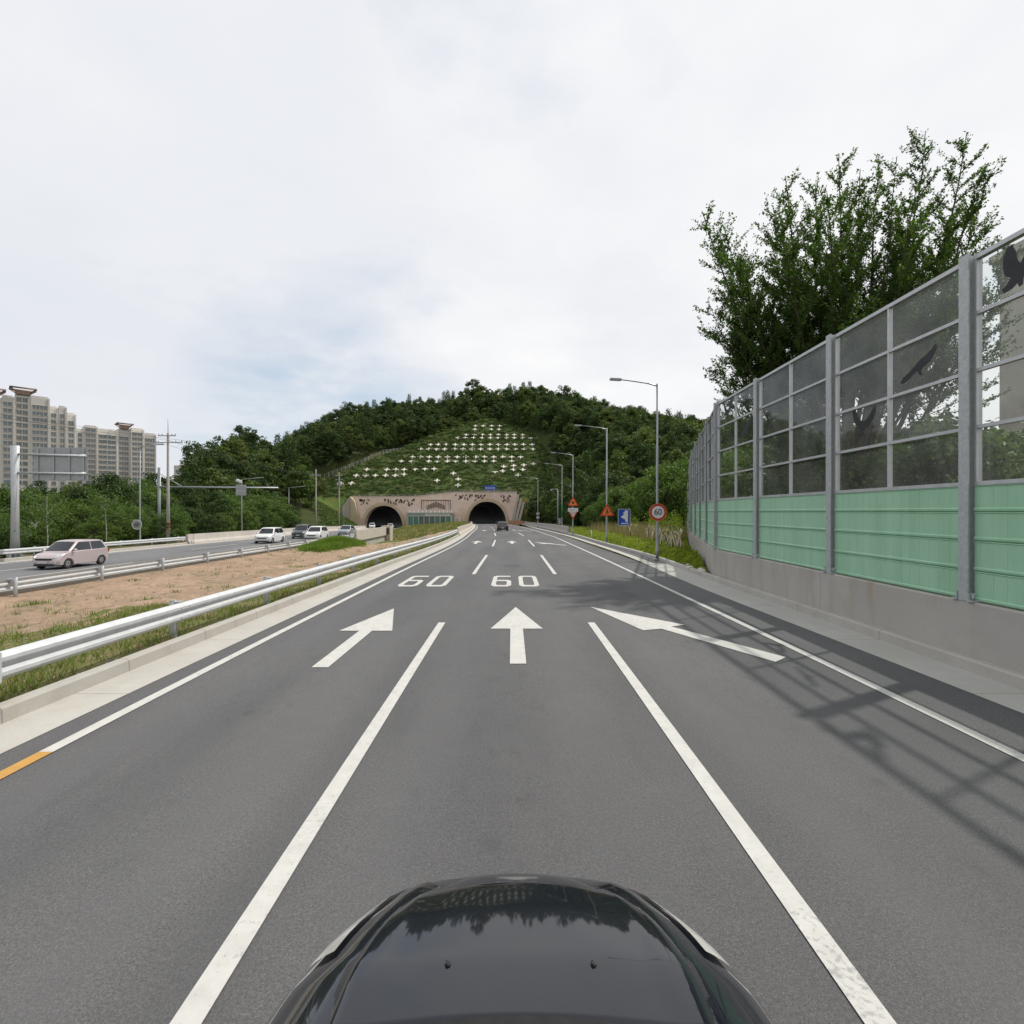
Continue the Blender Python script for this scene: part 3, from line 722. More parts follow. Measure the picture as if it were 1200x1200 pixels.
# leaning wing pieces on both ends
bm = bmesh.new()
for k in range(3):
    o = k*1.15; h = 9.0-k*1.5
    prism(bm, [(-.6+o, -3.2), (.45+o, -3.2), (2.9+o*.9, h), (2.2+o*.9, h+.2), (2.0+o*.9, h)], 'y', YP-1.0-k*1.3, YP+3-k*.5)
fix(bm); pobj('wing_wall', bm, M_LIGHTC)
bm = bmesh.new(); prism(bm, [(-62.6, -5), (-57.8, -5), (-61.0, 6.5), (-62.6, 8.2)], 'y', YP-2.2, YP-.01); fix(bm); pobj('wing_wall', bm, M_ARCH)
bm = bmesh.new(); prism(bm, [(-65.6, -5), (-62.7, -5), (-62.7, 8.0), (-64.9, 5.0), (-65.6, 4.6)], 'y', YP-2.5, YP+2); fix(bm); pobj('wing_wall', bm, M_CONC)
# framed relief of a hipped roof in the middle of the wall
relief = M_BLACK
bm = bmesh.new(); X0, X1, Z0, Z1 = -35.4, -24.0, 3.2, 6.9
for lo, hi in (((X0, Z0), (X0+.25, Z1)), ((X1-.25, Z0), (X1, Z1)), ((X0+.26, Z1-.25), (X1-.26, Z1))): box(bm, (lo[0], YP-.12, lo[1]), (hi[0], YP+.02, hi[1]))
for x in np.arange(X0+1, X1-.6, .95): box(bm, (x-.05, YP-.08, Z0), (x+.05, YP+.02, Z1-.26))
xm = (X0+X1)/2
for k in range(4):
    for s in (-1, 1): prism(bm, [(xm, Z1-.7-k*.55), (xm+s*3.6, Z1-2.3-k*.4), (xm+s*3.6, Z1-2.45-k*.4), (xm, Z1-.95-k*.55)], 'y', YP-.16-.004*k, YP-.085)
fix(bm); pobj('roof_relief', bm, M_ARCH if False else pm('relief_bronze', (.10, .065, .05), None, 3, .6))
# crosses' slope plane
def on_cut(px, py, off=0):
    v = (600-py)/600; u = (px-600)/600
    Y = (8.0-.7*203-2.5+off)/(v-.7); return Vector((u*Y, Y, 2.5+v*Y))
# blue name sign above the right arch
t = thing('tunnel_name_sign', 'small blue name board on the coping above the right arch', 'sign', (-8.5, YP+.9, 10.2))
bm = bmesh.new(); box(bm, (-2.3, -.06, .5), (2.3, .06, 2.5)); fix(bm); obj('panel', bm, M_SBLUE, t)
for x in (-1.8, 1.68): bm = bmesh.new(); box(bm, (x, -.05, -2.0), (x+.12, .05, .499)); fix(bm); obj('post', bm, M_POLE, t)
bm = bmesh.new()
for i, x in enumerate((-1.45, -.55, .45, 1.35)):
    box(bm, (x-.32, -.09, 1.72), (x+.32, -.062, 1.84)); box(bm, (x-.32, -.09, 1.12), (x+.32, -.062, 1.24)); box(bm, (x-.32, -.09, 1.25), (x-.2, -.062, 1.71))
    if i % 2: box(bm, (x+.2, -.09, 1.25), (x+.32, -.062, 1.71))
    else: box(bm, (x-.19, -.09, 1.42), (x+.3, -.062, 1.52))
fix(bm); obj('lettering', bm, M_SWHITE, t)
# control building
t = thing('control_building', 'low glazed control building with a white banner between the two arches', 'building', (-31.5, 196.6, -3.3))
M_TEAL = pm('teal_glass', (.05, .20, .15), (.10, .22, .20), .25, .12); M_GREYG = pm('grey_glass', (.12, .17, .17), (.05, .09, .09), .3, .1)
M_STEELB = pm('pale_steel', (.42, .48, .48), None, 2, .5, .2)
bm = bmesh.new(); box(bm, (-8.4, -1.2, 0), (8.4, 2.8, 5.0)); obj('wall', bm, M_STEELB, t)
for i in range(8):
    x = -8.2+i*2.06
    f = bmesh.new(); box(f, (x, -1.28, .2), (x+.12, -1.205, 3.9)); box(f, (x+1.82, -1.28, .2), (x+1.94, -1.205, 3.9)); box(f, (x+.121, -1.28, 3.8), (x+1.819, -1.205, 3.9)); fr = obj('window', f, M_LIGHTC, t)
    g = bmesh.new(); box(g, (x+.13, -1.25, .2), (x+1.81, -1.205, 3.79)); obj('pane', g, (M_TEAL, M_TEAL, M_GREYG, M_GREYG, M_GREYG, M_TEAL, M_GREYG, M_TEAL)[i], fr)
bm = bmesh.new(); box(bm, (-8.9, -1.9, 5.003), (8.9, 3, 5.35)); obj('roof', bm, M_STEELB, t)
for i in range(11): bm = bmesh.new(); prism(bm, [(-8.4+i*1.6, 5.36), (-7.5+i*1.6, 5.36), (-7.4+i*1.6, 6.1)], 'y', -1.8, -.6); fix(bm); obj('roof_fin', bm, M_SWHITE, t)
bm = bmesh.new(); box(bm, (-1.6, -1.45, 3.95), (7.9, -1.3, 4.95)); bo = obj('banner', bm, M_SWHITE, t)
bm = bmesh.new(); g = random.Random(3)
for i in range(14): x = -1.0+i*.6; box(bm, (x, -1.48, 4.3), (x+.36, -1.452, 4.36+g.uniform(.1, .3)))
obj('lettering', bm, M_SIGNB, bo)
t = thing('roadside_cabinet', 'small pale cabinet beside the right tunnel mouth', 'cabinet', (-20.2, 190, -1.6))
bm = bmesh.new(); box(bm, (-.8, -.5, 0), (.8, .5, 1.9)); bmesh.ops.bevel(bm, geom=bm.edges, offset=.04, segments=2); obj('body', bm, M_SWHITE, t)
bm = bmesh.new(); box(bm, (-.7, -.53, .15), (-.03, -.505, 1.75)); obj('door', bm, M_SIGNB, t); bm = bmesh.new(); box(bm, (.03, -.53, .15), (.7, -.505, 1.75)); obj('door', bm, M_SIGNB, t)
# orange water barriers
for i in range(4):
    t = thing('water_barrier', 'orange plastic water barrier, %s of the row beside the right tunnel mouth' % ['leftmost', 'second from the left', 'third from the left', 'rightmost'][i], 'barrier', (-.55+i*1.35, 189.3-i*.9, zr(189)+.02), 0, 'orange barriers by the tunnel')
    bm = bmesh.new(); prism(bm, [(-.35, 0), (.35, 0), (.3, .35), (.13, .7), (.1, 1.3), (-.1, 1.3), (-.13, .7), (-.3, .35)], 'x', -.64, .64); fix(bm); obj('body', bm, M_ORANGE, t)
    bm = bmesh.new(); box(bm, (-.5, -.16, 1.0), (.5, -.12, 1.15)); obj('reflective_strip', bm, M_STAKE, t)

# slope crosses
def Z3(x, y): return 390+x/4.444, 440+y/4.444
CR = []
ORD = ['first', 'second', 'third', 'fourth', 'fifth', 'sixth', 'seventh', 'eighth', 'ninth', 'tenth', 'eleventh', 'twelfth', 'thirteenth', 'fourteenth', 'fifteenth', 'sixteenth', 'seventeenth', 'eighteenth', 'nineteenth', 'twentieth']
def nth(k): return ORD[k] if k < 20 else 'twenty-' + ORD[k-20]
for rw, (xs_, ys_) in enumerate((((742, 783, 828, 868), 268), ((740, 826, 865), 286), ((695, 737, 780, 822, 862, 905, 945, 988), 314), ((652, 690, 733, 777, 820, 860, 905, 945, 988, 1030), 330),
               ((510, 550, 590, 638, 683, 727, 772, 818, 862, 907, 948, 993, 1038), 365), ((458, 500, 540, 583, 635, 678, 725, 770, 818, 862, 905, 950, 997, 1043), 389),
               ((415, 457, 503, 550, 597, 648, 693, 745, 790, 838, 885, 932, 978), 430), ((357, 410, 500, 545, 597, 640, 693, 740, 790, 838, 932), 452),
               ((178, 282, 328, 372, 430, 480, 528, 890, 942, 995, 1045), (495, 495, 495, 495, 494, 492, 492, 480, 475, 472, 465)), ((628, 845, 885, 940, 990), (515, 507, 503, 496, 496)),
               ((122, 172, 222, 275, 325, 372, 965), (526, 526, 526, 526, 526, 520, 525)), ((40, 97, 543, 653), (568, 566, 552, 546)), ((652,), 578))):
    for k, x in enumerate(xs_): CR.append(Z3(x, ys_ if isinstance(ys_, int) else ys_[k]) + ('white concrete cross, %s from left, %s row down the cut slope' % (nth(k), nth(rw)),))
def cross_mesh():
    bm = bmesh.new(); L, c, w, t_ = 1.15, .30, .12, .28
    P_ = [(c, c), (w, L), (-w, L), (-c, c), (-L, w), (-L, -w), (-c, -c), (-w, -L), (w, -L), (c, -c), (L, -w), (L, w)]
    A, B = prism(bm, P_, 'z', -.25, t_); fix(bm); me = bpy.data.meshes.new('anchor_cross'); bm.to_mesh(me); bm.free(); me.materials.append(M_CROSS); return me
cme = cross_mesh()
for i, (px, py, clab) in enumerate(CR):
    p = on_cut(px, py, .35)
    big = 1.15 if py > 520 else 1.0
    o = obj('slope_anchor_cross', cme if i == 0 else cme, None, None, p, (math.atan(.7), 0, random.uniform(-.06, .06))); o.scale = (big, big, 1)
    tag(o, clab, 'slope anchor', 'white crosses on the cut slope')
# fence along the upper edge of the cut
def terr(x, y): return float(terrain(x, y))
def wire_fence(name, pts, n, label, h=1.9):
    t = thing(name, label, 'fence', (pts[0][0], pts[0][1], terr(*pts[0]))); o = Vector(t.location); Q = []
    seg = [math.dist(a, b) for a, b in zip(pts, pts[1:])]; tot = sum(seg)
    for k in range(n):
        s = tot*k/(n-1); i = 0
        while i < len(seg)-1 and s > seg[i]: s -= seg[i]; i += 1
        u = s/seg[i]; x = pts[i][0]*(1-u)+pts[i+1][0]*u; y = pts[i][1]*(1-u)+pts[i+1][1]*u; Q.append(Vector((x, y, terr(x, y))))
    me = None
    for q in Q:
        if me is None:
            bm = bmesh.new(); box(bm, (-.07, -.07, -.5), (.07, .07, h)); me = bpy.data.meshes.new('post'); bm.to_mesh(me); bm.free(); me.materials.append(M_STAKE)
        obj('post', me, None, t, q-o)
    bm = bmesh.new()
    for zz in (.5, 1.0, 1.5, 1.85): tube(bm, [q-o+Vector((0, -.09, zz)) for q in Q], .03, 4)
    obj('wire', bm, M_GALVP, t)
fpts = [(float(CUTL(y))-.4, y) for y in (214, 222.7, 232.8, 245.4, 256.1, 264.8)]
wire_fence('slope_fence', fpts, 46, 'pale post and wire fence climbing the left edge of the cut slope')

# ------------------------------------------------------------------ guardrails and concrete barriers
WB = [(0, -.155), (.03, -.14), (.075, -.10), (.075, -.06), (.01, -.02), (.01, .02), (.075, .06), (.075, .10), (.03, .14), (0, .155)]
WB = WB + [(o-.012, h) for o, h in WB[::-1]]
def guardrail(c, z, off, y0, y1, sp, face, label, zc=.62, ends=True, hh=.74):
    P_ = cpath(c, z, off, y0, y1, 1.2); o0 = Vector(P_[0][:3])
    t = thing('guardrail', label, 'guardrail', tuple(o0))
    bm = bmesh.new(); k_ = 1.12
    sweep(bm, [(face*(o*1.0), h*k_+zc) for o, h in WB], [(x-o0.x, y-o0.y, zz-o0.z, nx, ny) for x, y, zz, nx, ny in P_]); fix(bm); r = obj('rail', bm, M_GALV, t); smooth(r, 40)
    pme = None
    for y in np.arange(y0+.05, y1, sp):
        if pme is None:
            bm = bmesh.new(); tube(bm, [(0, 0, -.4), (0, 0, hh-.03), (0, 0, hh)], [.07, .07, .045], 14); box(bm, (face*.055-.02 if face > 0 else -.16, -.05, zc-.1), (.16 if face > 0 else -.035, .05, zc+.1))
            pme = bpy.data.meshes.new('post'); bm.to_mesh(pme); bm.free(); pme.materials.append(M_GALVP)
        obj('post', pme, None, t, (c(y)+off-face*.16-o0.x, y-o0.y, z(y)+.1-o0.z))
    bm = bmesh.new()
    for y in np.arange(y0+.05, y1, sp):      # lap joint bolts
        for dy in (-.12, .12):
            for h in (-.09, .09): tube(bm, [(c(y)+off+face*.07-o0.x, y+dy-o0.y, z(y)+zc+h-o0.z), (c(y)+off+face*.092-o0.x, y+dy-o0.y, z(y)+zc+h-o0.z)], .014, 6)
    obj('bolt', bm, M_GALVP, t)
    if ends:
        bm = bmesh.new(); yj = 5.95-y0
        sweep(bm, [(face*-.02, zc-.19), (face*.10, zc-.19), (face*.10, zc+.19), (face*-.02, zc+.19)], [(0, yj-.45, 0, 1, 0), (0, yj+.2, 0, 1, 0)]); fix(bm); bmesh.ops.bevel(bm, geom=bm.edges, offset=.015, segments=2)
        obj('splice_plate', bm, M_GALV, t)
    return t
guardrail(c1, zr, -6.33, 5.95-3.65*7, 62, 3.65, 1, 'long steel guardrail along the left kerb of the near road', zc=.62)
guardrail(c2, zr2, 6.75, 7.0, 66, 4.0, -1, 'steel guardrail on the far side of the bare soil median', zc=.48, ends=False, hh=.64)
guardrail(c2, zr2, -7.15, 3.0, 52, 4.0, 1, 'steel guardrail before the trees at the outer edge of the far road', zc=.60, ends=False)
JB = [(-.3, -.3), (-.3, .15), (-.14, .42), (-.1, 1.0), (.1, 1.0), (.14, .42), (.3, .15), (.3, -.3)]
def conc_barrier(name, c, z, off, y0, y1, label, sect=JB, mat=M_PAR, dz=0, step=2):
    P_ = cpath(c, z, off, y0, y1, step, dz); o0 = Vector(P_[0][:3]); bm = bmesh.new()
    sweep(bm, sect, [(x-o0.x, y-o0.y, zz-o0.z, nx, ny) for x, y, zz, nx, ny in P_]); fix(bm)
    return tag(obj(name, bm, mat, None, o0), label, 'concrete barrier')
conc_barrier('concrete_barrier', c1, zr, lambda y: kerb_l(y)-.25, 62.5, 192, 'pale concrete barrier following the left edge of the near road to the tunnel', mat=M_LIGHTC)
conc_barrier('concrete_barrier', c1, zr, lambda y: kerb_r(y)+.2, 68.5, 190, 'grey concrete barrier along the right edge of the near road to the tunnel', mat=M_CONC)
conc_barrier('concrete_barrier', c2, zr2, -7.2, 52.4, 197, 'long pale concrete barrier below the trees at the outer edge of the far road', mat=M_PAR)
# low bridge over the underpass on the far road
t = thing('underpass_bridge', 'pale concrete bridge side with a hollow beneath it and a square end pillar', 'bridge', (c2(66)+6.5, 66, zr2(66)))
o0 = Vector(t.location)
rel = lambda P_: [(x-o0.x, y-o0.y, z-o0.z, nx, ny) for x, y, z, nx, ny in P_]
bm = bmesh.new(); sweep(bm, [(0, -.35), (.45, -.35), (.45, 1.05), (0, 1.05)], rel(cpath(c2, zr2, 6.5, 66, 89, 2))); fix(bm); obj('parapet', bm, M_LIGHTC, t)
bm = bmesh.new(); sweep(bm, [(-4, -1.9), (.2, -1.9), (.2, -.36), (-4, -.36)], rel(cpath(c2, zr2, 6.5, 67, 88.5, 2))); fix(bm); obj('girder', bm, M_CONC, t)
bm = bmesh.new(); x9 = c2(89)+6.3-o0.x; box(bm, (x9-.3, 23.1, -4), (x9+1.3, 25.0, .95)); box(bm, (x9-5, 23.2, -4), (x9-.31, 25.5, -.4)); bmesh.ops.bevel(bm, geom=bm.edges, offset=.05, segments=1); obj('abutment', bm, M_LIGHTC, t)
bm = bmesh.new(); box(bm, (x9+.1, 22.95, -.5), (x9+1.1, 23.09, .6)); obj('recess', bm, M_BARK, t)

# ------------------------------------------------------------------ noise barrier
BPTS = [(7.25, -17.7), (7.28, -14.0), (7.30, -10.3), (7.32, -6.6), (7.34, -2.85), (7.36, .85), (7.38, 4.55), (7.4, 8.25), (7.5, 11.94), (7.63, 15.84), (7.78, 19.4)]
cur = [(7.78, 19.4), (12.2, 34.6), (20.7, 60), (26, 76), (31, 92)]
ss = 0
for a, b in zip(cur, cur[1:]):
    L = math.dist(a, b); n = round(L/3.75)
    for k in range(1, n+1): BPTS.append((a[0]+(b[0]-a[0])*k/n, a[1]+(b[1]-a[1])*k/n))
def gz(y): return zr(y) if y < 19.4 else zr(y)+.0
nb = thing('noise_barrier', 'tall noise barrier of green panels and clear glazing on a concrete base', 'noise barrier', (7.4, 8.25, 0)); nbo = Vector(nb.location)
WT, G1, ZT = 1.06, 2.94, 6.55
RZ = [2.94, 3.84, 4.74, 5.65, 6.53]
def glass_mat():
    m = bpy.data.materials.new('barrier_glazing'); m.use_nodes = True; t = m.node_tree; t.nodes.clear()
    o = N(t, 'ShaderNodeOutputMaterial'); tr = N(t, 'ShaderNodeBsdfTransparent'); gl = N(t, 'ShaderNodeBsdfGlossy'); df = N(t, 'ShaderNodeBsdfDiffuse')
    tr.inputs[0].default_value = (.88, .91, .90, 1); gl.inputs['Roughness'].default_value = .02; df.inputs[0].default_value = (.62, .66, .64, 1); tl = N(t, 'ShaderNodeBsdfTranslucent'); tl.inputs[0].default_value = (.75, .80, .78, 1); ad = N(t, 'ShaderNodeMixShader'); ad.inputs[0].default_value = .6; t.links.new(df.outputs[0], ad.inputs[1]); t.links.new(tl.outputs[0], ad.inputs[2])
    fr = N(t, 'ShaderNodeFresnel'); fr.inputs[0].default_value = 1.5
    m1 = N(t, 'ShaderNodeMixShader'); m2 = N(t, 'ShaderNodeMixShader')
    dirt = mathn(t, 'MULTIPLY', ramp(t, noise(t, .9, 6, .65), [(.3, .3), (.75, 1.0)]), .13)
    t.links.new(dirt, m1.inputs[0]); t.links.new(tr.outputs[0], m1.inputs[1]); t.links.new(ad.outputs[0], m1.inputs[2])
    t.links.new(mathn(t, 'MULTIPLY', fr.outputs[0], .8), m2.inputs[0]); t.links.new(m1.outputs[0], m2.inputs[1]); t.links.new(gl.outputs[0], m2.inputs[2])
    t.links.new(m2.outputs[0], o.inputs[0]); return m
M_GLASS = glass_mat()
M_GREEN = pm('green_acoustic_panel', (.36, .61, .42), (.29, .52, .345), 2.2, .5, 0, .05, .002, stretch=(1.4, 1.4, .22), lo=.35, hi=.72)
M_ALU = pm('aluminium_frame', (.55, .565, .575), (.48, .49, .50), 4, .42, .45)
# base wall
bm = bmesh.new(); PW = []
for i, (x, y) in enumerate(BPTS):
    a = BPTS[max(i-1, 0)]; b = BPTS[min(i+1, len(BPTS)-1)]; d = Vector((b[0]-a[0], b[1]-a[1])).normalized(); PW.append((x, y, 0, d.y, -d.x))
sweep(bm, [(-.13, -1.5), (-.13, WT-.02), (-.11, WT), (.25, WT), (.25, -1.5)], [(x-nbo.x, y-nbo.y, 0, a, b) for x, y, z, a, b in PW]); fix(bm); obj('concrete_base', bm, M_WALL, nb)
def seg_frame(i):
    a = Vector((BPTS[i][0], BPTS[i][1], 0)); b = Vector((BPTS[i+1][0], BPTS[i+1][1], 0)); L = (b-a).length; d = (b-a).normalized(); n = Vector((d.y, -d.x, 0))
    M = Matrix((( d.x, n.x, 0, a.x-nbo.x), (d.y, n.y, 0, a.y-nbo.y), (0, 0, 1, 0), (0, 0, 0, 1))); return M, L
order = list(range(4, len(BPTS)-1))
for i in range(len(BPTS)-1):
    M, L = seg_frame(i); t0, t1 = .095, L-.095
    # H-section post
    bm = bmesh.new()
    for (x0, x1, y0, y1) in ((-.09, .09, -.13, -.105), (-.09, .09, .07, .095), (-.012, .012, -.104, .069)): box(bm, (x0, y0, WT+.003), (x1, y1, ZT+.06), 0, M)
    fix(bm); po = obj('post', bm, M_GALVP, nb)
    bm = bmesh.new(); box(bm, (-.2, -.16, WT+.002), (-.095, .16, WT+.03), 0, M); box(bm, (.095, -.16, WT+.002), (.2, .16, WT+.03), 0, M)
    for s in (-1, 1):
        for yy in (-.1, .1): tube(bm, [M @ Vector((s*.15, yy, WT+.03)), M @ Vector((s*.15, yy, WT+.11))], .016, 6)
        box(bm, (s*.11-.01, -.14, WT+.031), (s*.11+.01, .08, WT+.14), 0, M)
    obj('base_plate', bm, M_GALVP, po)
    # green panels, ribbed
    bm = bmesh.new(); zs = [WT+.01, 1.55, 2.03, 2.49, G1-.03]
    for k in range(4):
        z0, z1 = zs[k], zs[k+1]; sec = [(-.015, z0), (-.045, z0+.02), (-.05, z0+.05), (-.03, z0+.07), (-.03, z1-.03), (-.045, z1-.015), (-.03, z1-.003), (.05, z1-.003), (.05, z0)]
        A = [bm.verts.new(M @ Vector((t0, o, h))) for o, h in sec]; B = [bm.verts.new(M @ Vector((t1, o, h))) for o, h in sec]
        for q in range(len(sec)): bm.faces.new((A[q], A[(q+1) % len(sec)], B[(q+1) % len(sec)], B[q]))
        bm.faces.new(A[::-1]); bm.faces.new(B)
        ncr = 16
        for q in range(ncr):    # shallow vertical ribs
            xx = t0+.08+(t1-t0-.16)*q/(ncr-1); box(bm, (xx-.02, -.0325, z0+.08), (xx+.02, -.0302, z1-.035), 0, M)
    fix(bm); obj('acoustic_panel', bm, M_GREEN, nb)
    # frame bars
    bm = bmesh.new(); mid = L/2; wv = .022
    for z in RZ[1:-1]:
        for x0, x1 in ((t0+.04, mid-wv), (mid+wv, t1-.04)): box(bm, (x0, -.035, z-.028), (x1, .035, z+.028), 0, M)
    box(bm, (t0+.04, -.045, RZ[0]-.03), (t1-.04, .045, RZ[0]+.035), 0, M); box(bm, (t0, -.05, RZ[4]-.03), (t1, .05, RZ[4]+.04), 0, M)
    box(bm, (mid-wv, -.038, RZ[0]+.036), (mid+wv, .038, RZ[4]-.031), 0, M)
    box(bm, (t0, -.04, RZ[0]-.03), (t0+.039, .04, RZ[4]-.031), 0, M); box(bm, (t1-.039, -.04, RZ[0]-.03), (t1, .04, RZ[4]-.031), 0, M)
    fix(bm); obj('glazing_frame', bm, M_ALU, nb)
def pane_bm(bm, i, r, h):
    M, L = seg_frame(i); mid = L/2; x0, x1 = ((.14, mid-.024), (mid+.024, L-.14))[h]
    vs = [bm.verts.new(M @ Vector(p)) for p in ((x0, -.004, RZ[r]+.03), (x1, -.004, RZ[r]+.03), (x1, -.004, RZ[r+1]-.03), (x0, -.004, RZ[r+1]-.03))]; F = bm.faces.new(vs); F.normal_update()
    if F.normal.x > 0: F.normal_flip()
ind = [i for i in range(6, 18)]
for i in ind:
    for r in range(4):
        for h in (0, 1): bm = bmesh.new(); pane_bm(bm, i, r, h); obj('glass_pane', bm, M_GLASS, nb)
bm = bmesh.new()
for i in range(len(BPTS)-1):
    if i in ind: continue
    for r in range(4):
        for h in (0, 1): pane_bm(bm, i, r, h)
o = obj('glass_pane', bm, M_GLASS, nb); o['kind'] = 'stuff'
# bird silhouettes stuck on the glazing
BIRD_A = [(0, .10), (.05, .05), (.13, .09), (.24, .22), (.36, .36), (.42, .46), (.455, .40), (.47, .31), (.45, .22), (.40, .10), (.30, -.02), (.20, -.10), (.10, -.15), (.08, -.22), (.16, -.34), (.10, -.36), (.04, -.30), (0, -.38), (-.05, -.30), (-.12, -.35), (-.15, -.32), (-.08, -.22), (-.10, -.14), (-.2, -.08), (-.31, .0), (-.40, .12), (-.44, .24), (-.47, .36), (-.42, .46), (-.35, .38), (-.24, .24), (-.13, .10), (-.05, .07)]
BIRD_B = [(-.62, -.28), (-.52, -.16), (-.36, -.09), (-.18, .0), (-.08, .06), (.0, .12), (.10, .17), (.26, .22), (.42, .30), (.56, .40), (.60, .35), (.56, .24), (.47, .12), (.34, .02), (.22, -.04), (.12, -.07), (.10, -.15), (.16, -.25), (.08, -.25), (.02, -.18), (-.04, -.10), (-.16, -.16), (-.32, -.24), (-.50, -.31)]
BIRD_C = [(-.12, .42), (-.20, .40), (-.27, .28), (-.28, .08), (-.24, -.08), (-.13, -.16), (-.20, -.24), (-.30, -.30), (-.26, -.38), (-.12, -.36), (-.02, -.30), (.02, -.38), (.08, -.36), (.09, -.24), (.16, -.18), (.22, -.26), (.26, -.18), (.22, -.06), (.30, .08), (.44, .22), (.50, .36), (.42, .42), (.28, .34), (.14, .18), (.04, .02), (-.02, .12), (-.05, .28)]
def bird(i, r, h, shape, sc=1.0, flip=1, roll=0, dx=0, dz=0):
    M, L = seg_frame(i); mid = L/2; cx = ((.14+mid)/2, (mid+L-.14)/2)[h]+dx; cz = (RZ[r]+RZ[r+1])/2+dz
    bm = bmesh.new(); c, s = math.cos(roll), math.sin(roll)
    P_ = [(cx-(u*c-v*s)*sc*flip, cz+(u*s+v*c)*sc) for u, v in shape]
    A = [bm.verts.new(M @ Vector((x, -.0095, z))) for x, z in P_]; B = [bm.verts.new(M @ Vector((x, -.0055, z))) for x, z in P_]
    bm.faces.new(A); bm.faces.new(B[::-1])
    for k in range(len(A)): bm.faces.new((A[k], B[k], B[(k+1) % len(A)], A[(k+1) % len(A)]))
    tri_ng(bm); fix(bm); obj('bird_decal', bm, M_BIRD, nb)
# bay 7: posts at y=8.25..11.94, bay 8: ..15.84, bay 9: ..19.4, bay 6: 4.55..8.25
bird(9, 3, 1, BIRD_A, .8, dx=-.1); bird(9, 2, 0, BIRD_B, .8, roll=.1)
bird(7, 2, 0, BIRD_B, .72, dx=.12, dz=-.05); bird(7, 1, 1, BIRD_A, .80, dx=-.05, dz=.08, roll=-.12)
bird(6, 3, 1, BIRD_C, .85, dx=.22); bird(6, 2, 0, BIRD_B, .8)
bird(5, 1, 1, BIRD_A, .9); bird(4, 3, 0, BIRD_B, .9); bird(11, 2, 0, BIRD_A, .9); bird(13, 3, 1, BIRD_B, .9); bird(16, 1, 0, BIRD_A, .9)

# ------------------------------------------------------------------ street lamps, poles, signs
def street_lamp(x, y, zb, top, arm, dirx, label, group='street lamps', r=.085, diry=0):
    t = thing('street_lamp', label, 'street lamp', (x, y, zb), 0, group); H = top-zb
    bm = bmesh.new(); tube(bm, [(0, 0, 0), (0, 0, .5), (0, 0, H*.5), (0, 0, H)], [r*1.15, r, r*.82, r*.6], 14); box(bm, (-.18, -.18, 0), (.18, .18, .03)); obj('pole', bm, M_POLE, t)
    bm = bmesh.new(); d = Vector((dirx, diry, 0)).normalized(); tube(bm, [Vector((0, 0, H-.12)), d*.5+Vector((0, 0, H+.02)), d*arm*.6+Vector((0, 0, H+.12)), d*arm+Vector((0, 0, H+.22))], [.045, .04, .035, .03], 8); obj('arm', bm, M_POLE, t)
    bm = bmesh.new(); a = math.atan2(d.y, d.x)
    vs = box(bm, (0, -.13, -.05), (.62, .13, .05)); bmesh.ops.bevel(bm, geom=bm.edges, offset=.04, segments=2)
    bmesh.ops.transform(bm, matrix=Matrix.Translation(d*arm+Vector((0, 0, H+.22))) @ Matrix.Rotation(a, 4, 'Z') @ Matrix.Rotation(-.05, 4, 'Y'), verts=bm.verts); obj('lamp_head', bm, M_SIGNB, t)
    bm = bmesh.new(); box(bm, (.08, -.09, -.062), (.55, .09, -.051)); bmesh.ops.transform(bm, matrix=Matrix.Translation(d*arm+Vector((0, 0, H+.22))) @ Matrix.Rotation(a, 4, 'Z') @ Matrix.Rotation(-.05, 4, 'Y'), verts=bm.verts); obj('lens', bm, M_SWHITE, t)
    return t
L1 = street_lamp(7.83+.05, 27.8, -.1, 9.42, 1.95, -1, 'nearest tall street lamp, carrying the round speed limit sign')
L2 = street_lamp(8.3, 44.9, -.15, 9.8, 2.2, -1, 'street lamp behind the orange triangular warning sign', r=.1)
L3 = street_lamp(7.45, 62.7, -.4, 9.45, 2.1, -1, 'street lamp carrying the triangle and give-way signs')
L4 = street_lamp(c1(78)+8.25+.35, 78, -.6, 9.55, 2.0, -1, 'street lamp on the right concrete barrier with a green pole mark')
L5 = street_lamp(4.75+.6, 106, -.9, 9.3, 2.0, -1, 'farthest right-hand street lamp, two small boxes low on its pole')
bm = bmesh.new(); tube(bm, [(0, 0, 2.2), (0, 0, 4.2)], .09, 10); obj('green_sleeve', bm, pm('green_wrap', (.03, .22, .12)), L4)
for z in (1.9, 2.7): bm = bmesh.new(); box(bm, (-.32, -.22, z), (.32, -.05, z+.45)); bmesh.ops.bevel(bm, geom=bm.edges, offset=.03, segments=1); obj('equipment_box', bm, M_SIGNB, L5)
# camera gantry post next to lamp 4
t = thing('camera_post', 'short grey post with cranked arm beside the lamp with the green mark', 'camera post', (7.15, 80, -.5))
bm = bmesh.new(); tube(bm, [(0, 0, 0), (0, 0, 6.3), (-.05, 0, 6.45), (-.95, 0, 6.45)], [.1, .09, .07, .06], 10); obj('pole', bm, M_POLE, t)
bm = bmesh.new(); box(bm, (-1.15, -.25, 6.2), (-.85, .25, 6.45)); obj('camera', bm, M_SIGNB, t)
bm = bmesh.new(); box(bm, (.12, -.15, 1.0), (.45, .15, 1.9)); obj('cabinet', bm, M_SIGNB, t)
def disc(bm, r, y, th, n=32, mi=0, zc=0, xc=0): prism(bm, [(xc+r*math.cos(2*PI*k/n), zc+r*math.sin(2*PI*k/n)) for k in range(n)], 'y', y, y+th, mi)
def ring(bm, r0, r1, y, n=32):
    for k in range(n):
        a, b = 2*PI*k/n, 2*PI*(k+1)/n
        vs = [bm.verts.new((r*math.cos(t_), y, r*math.sin(t_))) for r, t_ in ((r0, a), (r1, a), (r1, b), (r0, b))]; bm.faces.new(vs)
